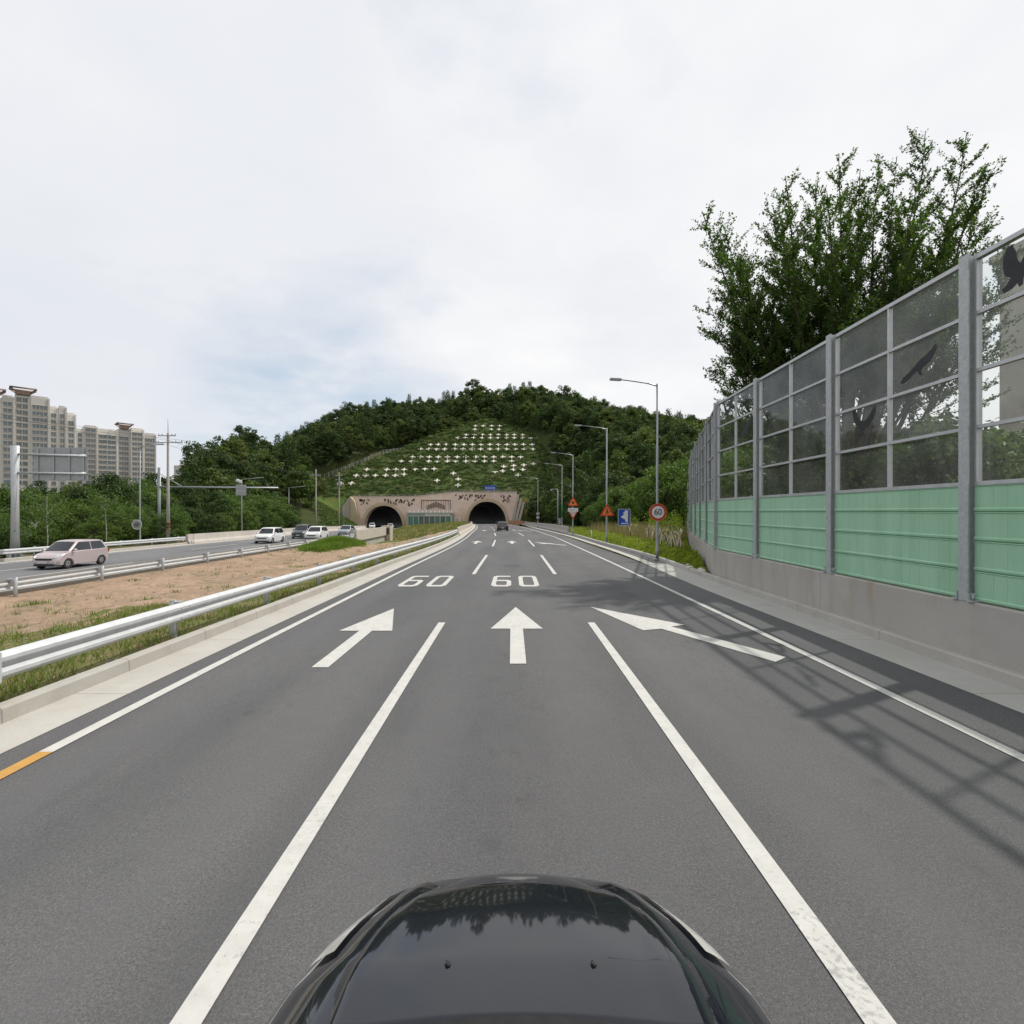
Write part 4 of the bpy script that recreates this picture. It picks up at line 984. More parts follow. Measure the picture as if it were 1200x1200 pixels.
def put_text(s, size, mat, par, loc, sx=1):
    me = text_mesh(s, size); o = obj('lettering', me, mat, par, loc, (PI/2, 0, 0)); o.scale = (sx, 1, 1); return o
# round 60
t = thing('speed_limit_sign', 'round white speed limit sign reading 60 with a red rim', 'sign', (7.88, 27.8-.17, 2.45))
bm = bmesh.new(); disc(bm, .46, 0, .03); obj('plate', bm, M_SWHITE, t)
bm = bmesh.new(); ring(bm, .335, .45, -.004); fix(bm); obj('rim', bm, M_RED, t)
bm = bmesh.new(); ring(bm, .45, .475, -.003); fix(bm); obj('border', bm, M_SORANGE, t)
bm = bmesh.new(); disc(bm, .47, .031, .012); obj('backing', bm, M_SIGNB, t)
put_text('60', .46, M_SBLACK, t, (0, -.012, 0), .92)
bm = bmesh.new(); box(bm, (-.13, .044, -.2), (.13, .08, -.15)); box(bm, (-.13, .044, .15), (.13, .08, .2)); obj('bracket', bm, M_GALVP, t)
def tri(bm, r, y, th, up=1, zc=0, rc=.07):
    pts_ = []
    for k in range(3):
        a = PI/2*up+k*2*PI/3; v = Vector((math.cos(a), math.sin(a)))*r
        for d in (-.5, 0, .5):
            cc = Vector((math.cos(a), math.sin(a)))*(r-2*rc); pts_.append((cc.x+rc*math.cos(a+d*2), cc.y+rc*math.sin(a+d*2)+zc))
    prism(bm, pts_, 'y', y, y+th)
def tri_sign(x, y, z, s, label):
    t = thing('warning_sign', label, 'sign', (x, y, z))
    bm = bmesh.new(); tri(bm, .75*s, 0, .03); fix(bm); obj('rim', bm, M_RED, t)
    bm = bmesh.new(); tri(bm, .53*s, -.006, .005, zc=-.015*s); fix(bm); obj('plate', bm, M_SORANGE, t)
    return t
t = tri_sign(8.3, 44.9-.2, 2.45, 1.0, 'orange triangular roadworks sign with a red border on the second lamp')
bm = bmesh.new(); prism(bm, [(-.05, .2), (.06, .22), (.05, .06), (.12, -.2), (.05, -.2), (0, -.02), (-.08, -.2), (-.15, -.2), (-.06, .04)], 'y', -.012, -.007); prism(bm, [(.1, .1), (.2, -.1), (.16, -.12), (.07, .08)], 'y', -.012, -.007)
disc(bm, .05, -.012, .005, 10, zc=.28); tri_ng(bm); fix(bm); obj('pictogram', bm, M_SBLACK, t)
t = tri_sign(7.45, 62.7-.2, 3.55, 1.05, 'orange triangular warning sign above the give-way sign on the third lamp')
bm = bmesh.new(); disc(bm, .16, -.012, .005, 12, zc=0); fix(bm); obj('pictogram', bm, M_SBLACK, t)
t = thing('give_way_sign', 'white panel over a pale downward triangle with a red rim on the third lamp', 'sign', (7.45, 62.5, 2.35))
bm = bmesh.new(); tri(bm, .80, 0, .03, -1, -.05); fix(bm); obj('rim', bm, M_RED, t)
bm = bmesh.new(); tri(bm, .60, -.006, .005, -1, -.05); fix(bm); obj('plate', bm, M_SPINK, t)
bm = bmesh.new(); box(bm, (-.62, -.03, .1), (.62, -.008, .55)); obj('panel', bm, M_SWHITE, t)
bm = bmesh.new()
for z in (.22, .38):
    for i in range(5): box(bm, (-.5+i*.21, -.036, z-.045), (-.36+i*.21, -.031, z+.045))
obj('lettering', bm, M_SIGNB, t)
t = thing('lane_direction_sign', 'blue rectangular sign with a broad white arrow on its own thin post', 'sign', (9.75, 44.6, -.1))
bm = bmesh.new(); tube(bm, [(0, 0, -.3), (0, 0, 2.5)], .04, 8); obj('post', bm, M_POLE, t)
bm = bmesh.new(); box(bm, (-.53, -.09, 1.35), (.53, -.06, 2.8)); obj('panel', bm, M_SBLUE, t)
bm = bmesh.new()
for lo, hi in (((-.53, 1.35), (.53, 1.38)), ((-.53, 2.77), (.53, 2.8)), ((-.53, 1.381), (-.5, 2.769)), ((.5, 1.381), (.53, 2.769))): box(bm, (lo[0], -.096, lo[1]), (hi[0], -.091, hi[1]))
obj('border', bm, M_SWHITE, t)
bm = bmesh.new(); prism(bm, [(.33, 1.68), (.33, 2.68), (.12, 2.68), (-.12, 2.4), (-.02, 2.4), (-.02, 2.3), (-.3, 2.12), (-.02, 1.93), (.1, 1.9), (.1, 1.68)], 'y', -.097, -.091); tri_ng(bm); fix(bm); obj('arrow', bm, M_SWHITE, t)
bm = bmesh.new()
for i in range(4): box(bm, (-.26+i*.17, -.097, 1.48), (-.14+i*.17, -.091, 1.6))
obj('lettering', bm, M_SWHITE, t)
t = thing('marker_post', 'small white marker post leaning in the verge planting', 'marker post', (8.35, 53.5, -.35)); t.rotation_euler = (0, -.08, 0)
bm = bmesh.new(); tube(bm, [(0, 0, 0), (0, 0, .86)], .05, 8); obj('post', bm, M_SWHITE, t); bm = bmesh.new(); tube(bm, [(0, 0, .86), (0, 0, .92)], [.055, .03], 8); obj('cap', bm, M_STAKE, t)
# left side lamps and poles
street_lamp(-34.3, 47.2, -.8, 8.5, 1.3, 1, 'lamp at the outer edge of the far road, round plate low on its pole', diry=.3)
street_lamp(-38, 72, -1.0, 7.0, 2.4, 1, 'lamp rising behind the grey overhead sign back on the mast arm')
street_lamp(-41.4, 95, -1.3, 6.9, 2.4, 1, 'lamp beside the far barrier at the green side slope')
street_lamp(-46, 140, -2.4, 5.6, 2.5, 1, 'lamp just left of the portal wing wall', diry=.2)
t = thing('round_sign', 'round sign seen from behind, on the lamp left of the two tall poles', 'sign', (-34.3, 47.0, 1.28))
bm = bmesh.new(); disc(bm, .46, -.2, .03); obj('plate', bm, M_SIGNB, t); bm = bmesh.new(); ring(bm, .38, .46, -.203); fix(bm); obj('rim', bm, M_SWHITE, t)
put_text('60', .42, M_SBLACK, t, (0, -.208, 0), .9)
# mast arm with sign back
t = thing('mast_arm', 'grey mast reaching out over the far road with a long horizontal arm', 'mast', (-37.9, 55, -1.0))
bm = bmesh.new(); tube(bm, [(0, 0, 0), (0, 0, 8.2)], [.2, .15], 14); obj('pole', bm, M_POLE, t)
bm = bmesh.new(); tube(bm, [(-.3, 0, 6.1), (12.8, 0, 6.05)], [.12, .07], 10); tube(bm, [(0, 0, 7.6), (2.5, 0, 6.15)], .03, 6); obj('arm', bm, M_POLE, t)
t = thing('overhead_sign', 'small square sign back hanging on the long mast arm', 'sign', (-29.0, 54.8, 4.4))
bm = bmesh.new(); box(bm, (-.55, -.02, -.2), (.55, .02, .95)); obj('panel', bm, M_SIGNB, t)
bm = bmesh.new()
for z in (.1, .6): box(bm, (-.55, -.07, z), (.55, -.021, z+.06))
obj('rib', bm, M_POLE, t)
t = thing('surveillance_camera', 'pale camera box on top of the long mast arm', 'camera', (-29.2, 54.8, 5.6)); bm = bmesh.new(); box(bm, (-.35, -.12, 0), (.2, .12, .25), 0, Matrix.Rotation(.4, 4, 'Y')); bmesh.ops.bevel(bm, geom=bm.edges, offset=.03, segments=1); obj('body', bm, M_SWHITE, t); bm = bmesh.new(); tube(bm, [(0, 0, -.4), (0, 0, .05)], .04, 6); obj('bracket', bm, M_POLE, t)
# big gantry sign, far left
t = thing('gantry_sign', 'large grey road sign seen from behind on a thick post at far left', 'sign', (-33.0, 34, -.75))
bm = bmesh.new(); tube(bm, [(0, 0, 0), (0, 0, 7.6), (0, 0, 7.65)], [.27, .24, .2], 18); obj('post', bm, M_GALV, t)
bm = bmesh.new(); tube(bm, [(-.25, 0, 7.05), (4.7, 0, 6.95)], .08, 10); tube(bm, [(-.25, 0, 5.8), (4.7, 0, 5.78)], .08, 10); obj('arm', bm, M_GALV, t)
bm = bmesh.new()
for k in range(9): box(bm, (1.15, .1, 5.3+k*.245), (4.75, .13, 5.3+k*.245+.235))
obj('panel', bm, M_SIGNB, t)
bm = bmesh.new()
for x in (1.45, 2.5, 3.55, 4.5): box(bm, (x-.05, .04, 5.35), (x+.05, .099, 7.45))
obj('rib', bm, M_POLE, t)
bm = bmesh.new(); box(bm, (-.45, -.45, 0), (.45, .45, .05))
for a in range(8): b_ = Matrix.Rotation(a*PI/4, 4, 'Z'); box(bm, (.25, -.02, .05), (.43, .02, .4), 0, b_)
obj('base_plate', bm, M_GALVP, t)
def utility_pole(x, y, zb, top, arms, label, stripe=False, trafo=False):
    t = thing('utility_pole', label, 'utility pole', (x, y, zb), 0, 'utility poles'); H = top-zb
    bm = bmesh.new(); tube(bm, [(0, 0, -.2), (0, 0, H)], [.2, .11], 12); obj('pole', bm, M_POLEC, t)
    for z, w in arms:
        bm = bmesh.new(); box(bm, (-w, -.2, H-z-.05), (w, -.11, H-z+.05)); 
        for s in (-1, -.6, .6, 1): tube(bm, [(s*w*.95, -.15, H-z+.05), (s*w*.95, -.15, H-z+.2)], .05, 6)
        obj('crossarm', bm, M_POLE, t)
    if stripe:
        bm = bmesh.new(); n = 8
        for k in range(5): tube(bm, [(0, 0, 1.6+k*.16), (0, 0, 1.6+k*.16+.155)], .21, 14, mi=k % 2)
        obj('warning_band', bm, [M_YEL, M_BLACK], t)
    if trafo:
        bm = bmesh.new(); tube(bm, [(.35, 0, H-3.6), (.35, 0, H-2.5)], .28, 12); tube(bm, [(-.35, 0, H-3.6), (-.35, 0, H-2.5)], .28, 12); obj('transformer', bm, M_SIGNB, t)
    return t
utility_pole(-35.6, 53, -1, 10.6, [(1.0, 1.6), (.3, .9)], 'tallest concrete pole with a striped warning band and wide crossarms', stripe=True)
bm = bmesh.new(); tube(bm, [(-35.6, 53, 10.5), (-35.6, 53, 12.0)], .035, 6); o = obj('lightning_rod', bm, M_POLE, bpy.data.objects['utility_pole']); o.matrix_parent_inverse = Matrix.Translation((35.6, -53, 1))
utility_pole(-40.2, 105, -1.5, 11.1, [(1.2, 1.1)], 'slim pole with one crossarm in front of the green side slope')
utility_pole(-42.2, 125, -2, 12.0, [(.8, .9), (1.8, .9)], 'pole carrying transformers left of the tunnel portal', trafo=True)
def wire(a, b, sag, n=14, r=.02):
    pts_ = []
    for k in range(n+1):
        u = k/n; p = Vector(a).lerp(Vector(b), u); p.z -= sag*4*u*(1-u); pts_.append(p)
    return pts_
WP = [((-35.6, 53, 9.8), 1.6), ((-40.2, 105, 10.1), 1.1), ((-42.2, 125, 11.4), .9)]
for s, lab in ((-1, 'outer'), (.1, 'middle'), (1, 'inner')):
    bm = bmesh.new()
    for (a, wa), (b, wb) in zip(WP, WP[1:]): tube(bm, wire((a[0]+s*wa, a[1]-.15, a[2]+.02), (b[0]+s*wb, b[1]-.15, b[2]+.02), .7), .014, 4)
    tube(bm, wire((WP[0][0][0]+s*1.6, 52.85, 9.82), (-37+s*1.6, 0, 10), .9), .014, 4)
    tag(obj('power_line', bm, M_BLACK), 'thin dark overhead wire between the left poles, the %s one' % lab, 'cable')
# traffic cone by the striped pole
t = thing('traffic_cone', 'small orange cone at the foot of the striped pole', 'traffic cone', (-34.1, 53.0, -.9))
bm = bmesh.new(); tube(bm, [(0, 0, .04), (0, 0, .7)], [.17, .04], 14); obj('body', bm, M_SORANGE, t); bm = bmesh.new(); box(bm, (-.22, -.22, 0), (.22, .22, .039)); obj('base', bm, M_BLACK, t); bm = bmesh.new(); tube(bm, [(0, 0, .35), (0, 0, .48)], [.118, .095], 14, cap=False); obj('reflective_band', bm, M_SWHITE, t)

# ------------------------------------------------------------------ apartments
M_APT = pm('apartment_render', (.76, .72, .65), (.70, .66, .60), .2, .85); M_APT2 = pm('apartment_render_grey', (.60, .57, .53), (.54, .51, .48), .2, .85)
M_AWIN = pm('apartment_window', (.10, .13, .14), (.17, .20, .21), .6, .15); M_ABAND = pm('apartment_spandrel', (.30, .31, .31), None, .5, .6); M_ROOFR = pm('roof_crown_brown', (.22, .14, .11), None, 1, .6)
def apartment(p0, p1, hs, depth, label, floor=2.75, vis=10):
    a = Vector((*p0, 0)); b = Vector((*p1, 0)); L = (b-a).length; d = (b-a).normalized(); n = Vector((d.y, -d.x, 0))
    if n.y > 0 and False: n = -n
    t = thing('apartment_block', label, 'apartment building', (a.x, a.y, -1), math.atan2(d.y, d.x))
    # local frame: x along facade, -y towards the road
    x = 0; wcount = 0; wmesh = {}; cells = []
    for k, (w, h, out_, kind) in enumerate(hs):
        bm = bmesh.new(); box(bm, (x+.002*k, -out_, 0), (x+w, depth-k*.01, h)); box(bm, (x+w-.55, -out_-.35, 0), (x+w-.02, -out_-.003, h+.3)); box(bm, (x+.2, -out_+.4, h+.003), (x+w-.6, depth-1, h+.9)); obj('wing', bm, M_APT if k % 2 == 0 else M_APT2, t)
        nw = 1 if w < 5 else (1 if w < 6 and False else (2 if w < 11 else 3)); ww = (w-1.2)/nw
        cells.append((x, out_, nw, ww, int((h-1)//floor)))
        x += w
    rest = bmesh.new(); rest2 = bmesh.new()
    for lev in range(1, vis+1):
        for x, out_, nw, ww, f in cells:
            j = f-lev
            for q in range(nw):
                if wcount >= 98:
                    X = x+.3+q*ww; box(rest, (X+.25, -out_-.12, j*floor+1.35), (X+ww-.1, -out_-.004, j*floor+.6+floor-.35)); box(rest2, (X+.1, -out_-.22, j*floor+1.1), (X+ww+.05, -out_-.004, j*floor+1.34)); continue
                wcount += 1; key = round(ww, 2)
                if key not in wmesh:
                    g = bmesh.new(); box(g, (.25, -.12, .75), (ww-.1, 0, floor-.35)); m1 = bpy.data.meshes.new('pane'); g.to_mesh(m1); g.free(); m1.materials.append(M_AWIN)
                    g = bmesh.new(); 
                    for x0_, x1_, z0_, z1_ in ((.1, ww+.05, floor-.34, floor-.2), (.1, ww+.05, .5, .74), (ww*.5-.06, ww*.5+.1, .741, floor-.341)): box(g, (x0_, -.22, z0_), (x1_, .0, z1_))
                    m2 = bpy.data.meshes.new('window'); g.to_mesh(m2); g.free(); m2.materials.append(M_LIGHTC); wmesh[key] = (m2, m1)
                m2, m1 = wmesh[key]
                fr = obj('window', m2, None, t, (x+.3+q*ww, -out_-.004, j*floor+.6)); obj('pane', m1, None, fr)
    o = obj('window', rest, M_AWIN, t); o['kind'] = 'stuff'; p_ = obj('sill', rest2, M_LIGHTC, o); p_['kind'] = 'stuff'
    return t
A1 = apartment((-222, 210), (-199, 233.4), [(9, 51, 0, 0), (4, 51.8, 1.0, 0), (5, 53.6, -.5, 0), (6.1, 53.0, .9, 0), (3, 49.4, -.3, 0), (2.8, 50.0, .3, 0), (3.2, 47.2, .5, 0)], 13, 'nearer tall cream apartment block with a brown roof crown at far left', vis=14)
A2 = apartment((-226, 266), (-201.9, 290.5), [(3.0, 45.6, -.4, 0), (5.3, 47.8, .8, 0), (8.8, 46.8, 0, 0), (5.6, 47.6, -.5, 0), (6.0, 48.6, .9, 0), (5.7, 46.6, .2, 0)], 13, 'farther cream apartment block with a brown roof crown, right of the first', vis=14)
def crown_ring(par, x, z, w):
    bm = bmesh.new(); pts_ = [(x-w/2, -2, z), (x+w/2, -2, z), (x+w/2, 5, z), (x-w/2, 5, z)]
    for k in range(4):
        p, q = Vector(pts_[k]), Vector(pts_[(k+1) % 4]); tube(bm, [p, q], .4, 6)
    box(bm, (x-w/2+1.6, -.5, z-2.6), (x+w/2-1.6, 4, z-.9)); 
    for p in pts_: tube(bm, [p, (x+(p[0]-x)*.6, 1+(p[1]-1)*.5, z-1.6)], .25, 6)
    obj('roof_crown', bm, M_ROOFR, par)
crown_ring(A1, 15.6, 56.4, 8); crown_ring(A2, 20, 51.2, 7); crown_ring(A1, 6.5, 54.6, 7)
for i, (x, y, h, w) in enumerate(((-173, 262, 27, 12),)):
    t = thing('distant_apartment', 'low pale block just visible above the trees right of the two poles', 'apartment building', (x, y, -1))
    bm = bmesh.new(); box(bm, (0, 0, 0), (w, 12, h)); box(bm, (2, 2, h+.003), (5, 6, h+2)); obj('wing', bm, M_APT2, t)
    for j in range(5, 9):
        for q in range(3): bm = bmesh.new(); box(bm, (1+q*3.8, -.1, j*2.8+.9), (3.6+q*3.8, -.003, j*2.8+2.3)); obj('window', bm, M_AWIN, t)
# block and house behind the noise barrier
t = thing('roadside_building', 'tall pale concrete building seen through the glazing at far right', 'building', (25.7, 16.5, 0))
bm = bmesh.new(); box(bm, (0, 0, 0), (12, 10.5, 15.6)); box(bm, (-.3, -.3, 15.603), (12.3, 10.8, 16)); obj('wall', bm, M_LIGHTC, t)
for j in range(1, 6):
    for q in range(3): bm = bmesh.new(); box(bm, (-.05, 1+q*3, j*3+.9), (-.003, 3+q*3, j*3+2.3)); obj('window', bm, M_AWIN, t)
t = thing('house', 'low house with an orange brown tiled roof behind the glazing', 'house', (31, 33.5, .4))
bm = bmesh.new(); box(bm, (-4, -3, 0), (4, 3, 3.6)); obj('wall', bm, M_APT, t)
bm = bmesh.new(); prism(bm, [(-3.6, 3.603), (3.6, 3.603), (0, 5.6)], 'x', -4.6, 4.6); fix(bm); obj('roof', bm, pm('roof_tile', (.40, .20, .12), (.32, .16, .1), 1.2, .8), t)
for x in (-2.5, .8): bm = bmesh.new(); box(bm, (x, -3.05, 1), (x+1.6, -3.003, 2.4)); obj('window', bm, M_AWIN, t)

# ------------------------------------------------------------------ cars
M_CAR = {'pink': pm('pale_pink_paint', (.56, .475, .475), (.53, .445, .445), 1, .28, .3, coat=.7), 'white': pm('white_car_paint', (.72, .72, .71), None, 1, .3, 0, coat=.6),
         'silver': pm('silver_car_paint', (.36, .39, .42), None, 1, .3, .5, coat=.6), 'black': pm('black_car_paint', (.018, .02, .025), None, 1, .2, 0, coat=1.0), 'dark': pm('dark_car_paint', (.04, .05, .06), None, 1, .25, .2, coat=.8)}
def arch_pts(yc, r, z0, n=9): return [(yc + r*math.cos(t_), z0 + r*math.sin(t_)*1.0) for t_ in [PI*k/(n-1) for k in range(n)]]
def car(label, paint, L=3.6, Wd=1.6, H=1.52, kind='hatch', loc=(0, 0, 0), rz=0, group=None):
    t = thing('car', label, 'car', loc, rz, group); f = L/2; w = Wd/2; m = M_CAR[paint]; wr = .30 if H < 1.6 else .34; zc = wr
    wf, wb = f-.70, -f+.62; belt = H*.62; hood = H*.60
    # lower body outline, front at +y
    fr = [(f-.02, .24), (f, .42), (f-.03, H*.40), (f-.14, H*.48), (f-.45, H*.555), (f-.95, hood+.02)]
    if kind == 'sedan': rear = [(-f+.75, belt+.03), (-f+.1, belt), (-f+.02, belt-.12), (-f, .5), (-f+.04, .26)]
    else: rear = [(-f+.2, belt+.04), (-f+.04, belt-.04), (-f, .55), (-f+.03, .27)]
    bot = [(wb-wr-.1, .22)] + arch_pts(wb, wr+.055, .22)[::-1] + [(wb+wr+.1, .20), (wf-wr-.1, .20)] + arch_pts(wf, wr+.055, .22)[::-1] + [(wf+wr+.1, .22)]
    prof = fr + [(0, belt)] + rear + bot
    T = [-1, -.9, -.5, 0, .5, .9, 1]; bm = bmesh.new(); R_ = []
    for tt in T:
        ring_ = []
        for y, z in prof:
            yy = y - (abs(tt)**3)*.20*max(0, (y-(f-.6))/.6)**1 + (abs(tt)**3)*.12*max(0, (-y-(f-.5))/.5)
            tuck = 1 - .06*max(0, (z-.75)/(belt-.5)) - .03*max(0, (.4-z)/.2)
            xx = tt*w*tuck*(1 - .05*max(0, (y-(f-.8))/.8))
            zz = z + (.035*(1-tt*tt) if z > .6 else 0)
            ring_.append(bm.verts.new((xx, yy, zz)))
        R_.append(ring_)
    n = len(prof)
    for a, b in zip(R_, R_[1:]):
        for k in range(n):
            F = bm.faces.new((a[k], a[(k+1) % n], b[(k+1) % n], b[k])); F.smooth = True
    for e in (R_[0], R_[-1]): bm.faces.new(e)
    tri_ng(bm); fix(bm)
    # cabin
    if kind == 'sedan': cab = [(f-1.05, hood), (f-1.75, H-.06), (f-2.1, H), (-f+1.45, H-.02), (-f+1.2, H-.06), (-f+.55, belt)]
    elif kind == 'suv': cab = [(f-1.0, hood), (f-1.65, H-.07), (f-1.95, H), (-f+.75, H-.01), (-f+.38, H-.08), (-f+.14, belt)]
    else: cab = [(f-.78, hood), (f-1.5, H-.06), (f-1.85, H), (-f+.7, H-.03), (-f+.4, H-.09), (-f+.12, belt)]
    def cabx(z, tt): return tt*w*(.95 - .20*max(0, (z-belt)/(H-belt)))
    R_ = []
    for tt in T:
        R_.append([bm.verts.new((cabx(z, tt), y + (.07*(1-tt*tt) if i < 2 else (-.05*(1-tt*tt) if i > 3 else 0)), z+(.03*(1-tt*tt) if 0 < i < 5 else 0))) for i, (y, z) in enumerate(cab)])
    for a, b in zip(R_, R_[1:]):
        for k in range(len(cab)):
            F = bm.faces.new((a[k], a[(k+1) % len(cab)], b[(k+1) % len(cab)], b[k])); F.smooth = True
    for e in (R_[0], R_[-1]): bm.faces.new(e)
    fix(bm)
    body = obj('body', bm, m, t); body.data.set_sharp_from_angle(angle=math.radians(32)); bv = body.modifiers.new('b', 'BEVEL'); bv.width = .025; bv.segments = 2; bv.limit_method = 'ANGLE'; bv.angle_limit = math.radians(35)
    # windscreen and rear window
    def screen(name, i0, i1, off):
        bm = bmesh.new(); gr = []
        for v in (.1, .5, .93):
            row = []
            for tt in (-.86, -.45, 0, .45, .86):
                (y0, z0), (y1, z1) = cab[i0], cab[i1]; y, z = y0+(y1-y0)*v, z0+(z1-z0)*v
                bul = .07 if i0 < 2 else -.05; d = Vector((0, z1-z0, -(y1-y0))).normalized(); d = d if d.z > 0 else -d
                row.append(bm.verts.new(Vector((cabx(z, tt), y+bul*(1-tt*tt), z+.03*(1-tt*tt)*v))+d*off))
            gr.append(row)
        for a, b in zip(gr, gr[1:]):
            for k in range(4): bm.faces.new((a[k], a[k+1], b[k+1], b[k])).smooth = True
        fix(bm); obj(name, bm, M_CGLASS, t)
    screen('windscreen', 0, 1, .012); screen('rear_window', 5, 4, .012)
    # side windows
    zb_, zt_ = belt+.03, H-.10
    def yat(i0, i1, z): (y0, z0), (y1, z1) = cab[i0], cab[i1]; return y0+(y1-y0)*(z-z0)/(z1-z0)
    yf0, yf1 = yat(0, 1, zb_)-.10, yat(0, 1, zt_)-.10; yr0, yr1 = yat(5, 4, zb_)+.14, yat(5, 4, zt_)+.12; ym = (yf1+yr1)/2+.02
    for s in (-1, 1):
        for quad in ([(yf0, zb_), (yf1, zt_), (ym+.03, zt_), (ym+.03, zb_)], [(ym-.03, zb_), (ym-.03, zt_), (yr1, zt_), (yr0, zb_)]):
            bm = bmesh.new(); bm.faces.new([bm.verts.new((s*(abs(cabx(z, 1))+.008), y, z)) for y, z in quad]); obj('side_window', bm, M_CGLASS, t)
        bm = bmesh.new(); tube(bm, [(s*(w*.93), yf0-.05, belt+.06), (s*(w+.06), yf0-.07, belt+.08), (s*(w+.16), yf0-.08, belt+.08)], [.03, .075, .065], 8); o = obj('mirror', bm, m, t); o.scale = (1, 1, 1)
        bm = bmesh.new(); g0 = [(w*.93, f-.35, H*.42), (w*.60, f-.08, H*.40), (w*.66, f-.20, H*.50), (w*.93, f-.62, H*.55)]
        vs = [bm.verts.new((s*x, y+.0, z)) for x, y, z in g0]; bm.faces.new(vs); r_ = bmesh.ops.extrude_face_region(bm, geom=bm.faces[:]); bmesh.ops.translate(bm, verts=[v for v in r_['geom'] if isinstance(v, bmesh.types.BMVert)], vec=(s*.012, .055, .03)); fix(bm); obj('headlight', bm, M_HLAMP, t)
        bm = bmesh.new(); zt0 = belt-.22; box(bm, (s*w*.60 if s > 0 else -w*.93, -f-.012, zt0), (w*.93 if s > 0 else -w*.60, -f+.2, zt0+.17)); obj('tail_light', bm, M_TAIL, t)
        bm = bmesh.new(); tube(bm, [(s*w*.70, f-.15, .36), (s*w*.70, f-.055, .36)], .075, 12); obj('fog_light', bm, M_HLAMP, t)
    bm = bmesh.new(); prism(bm, [(-w*.5, H*.335), (w*.5, H*.335), (w*.56, H*.40), (-w*.56, H*.40)], 'y', f-.06, f+.012); fix(bm); obj('grille', bm, M_BLACK, t)
    bm = bmesh.new(); prism(bm, [(-w*.66, .20), (w*.66, .20), (w*.6, .32), (-w*.6, .32)], 'y', f-.10, f+.006); fix(bm); obj('lower_grille', bm, M_BLACK, t)
    for y, zz in ((f+.012, H*.27), (-f-.022, .55)): bm = bmesh.new(); box(bm, (-.26, min(y, y-.01), zz-.055), (.26, max(y, y+.01), zz+.055)); obj('number_plate', bm, M_PLATE, t)
    bm = bmesh.new(); box(bm, (-w*.82, wb-wr-.05, .19), (w*.82, wf+wr+.05, .55)); obj('underbody', bm, M_BLACK, t)
    for s in (-1, 1):
        for yc in (wf, wb):
            bm = bmesh.new(); x0, x1 = s*(w-.19), s*(w-.01); nseg = 22
            prof_ = [(0, wr*.62), (0.0, wr*.93), (.03, wr), (.15, wr), (.18, wr*.93), (.18, wr*.62)]
            for k in range(nseg):
                a, b = 2*PI*k/nseg, 2*PI*(k+1)/nseg
                for (u0, r0), (u1, r1) in zip(prof_, prof_[1:]):
                    vs = [bm.verts.new((x0+s*u, yc+r*math.cos(q), zc+r*math.sin(q))) for (u, r), q in (((u0, r0), a), ((u1, r1), a), ((u1, r1), b), ((u0, r0), b))]; bm.faces.new(vs)
            bmesh.ops.remove_doubles(bm, verts=bm.verts, dist=1e-4); fix(bm); wh = obj('wheel', bm, M_TYRE, t)
            bm = bmesh.new(); disc_pts = [(yc+wr*.6*math.cos(2*PI*k/20), zc+wr*.6*math.sin(2*PI*k/20)) for k in range(20)]; prism(bm, disc_pts, 'x', x1-s*.09, x1-s*.055)
            for k in range(7):
                a = 2*PI*k/7; d = Vector((math.cos(a), math.sin(a))); p = Vector((-d.y, d.x)); c_ = Vector((yc, zc))
                prism(bm, [tuple(c_+p*.045), tuple(c_+d*wr*.62+p*.03), tuple(c_+d*wr*.62-p*.03), tuple(c_-p*.045)], 'x', x1-s*.053, x1-s*.015)
            fix(bm); obj('rim', bm, M_RIM, wh)
    return t
def road_car(c, z, y, off, flip, **kw):
    sl = c(y+1)-c(y-1); a = -math.atan2(sl, 2); return car(loc=(c(y)+off, y, z(y)+.01), rz=a+(PI if flip else 0), **kw)
road_car(c2, zr2, 29.6, -.1, True, label='pale pink hatchback coming along the far road at far left', paint='pink', L=3.65, Wd=1.6, H=1.53)
road_car(c2, zr2, 55.0, 0.2, True, label='white compact sport utility car in front of the pale far barrier', paint='white', L=4.1, Wd=1.78, H=1.62, kind='suv')
road_car(c2, zr2, 62.5, 2.9, True, label='white hatchback nearest the median above the bright grass mound', paint='white', L=4.1, Wd=1.8, H=1.62, kind='suv')
road_car(c2, zr2, 67.0, -.2, True, label='dark car half hidden behind the white hatchback', paint='dark', L=4.4, Wd=1.8, H=1.75, kind='suv')
road_car(c2, zr2, 78.0, 2.7, True, label='silver blue saloon following behind the white hatchback', paint='silver', L=4.5, Wd=1.8, H=1.5, kind='sedan')
road_car(c2, zr2, 172, -4.0, True, label='white van-like car leaving the left tunnel, left of the two', paint='white', L=4.6, Wd=1.9, H=1.9, kind='suv')
road_car(c2, zr2, 160, 2.2, True, label='white saloon leaving the left tunnel, right of the two', paint='white', L=4.5, Wd=1.8, H=1.65, kind='sedan')
road_car(c1, zr, 83.5, -.35, False, label='black saloon driving ahead towards the right tunnel', paint='black', L=4.6, Wd=1.85, H=1.5, kind='sedan')

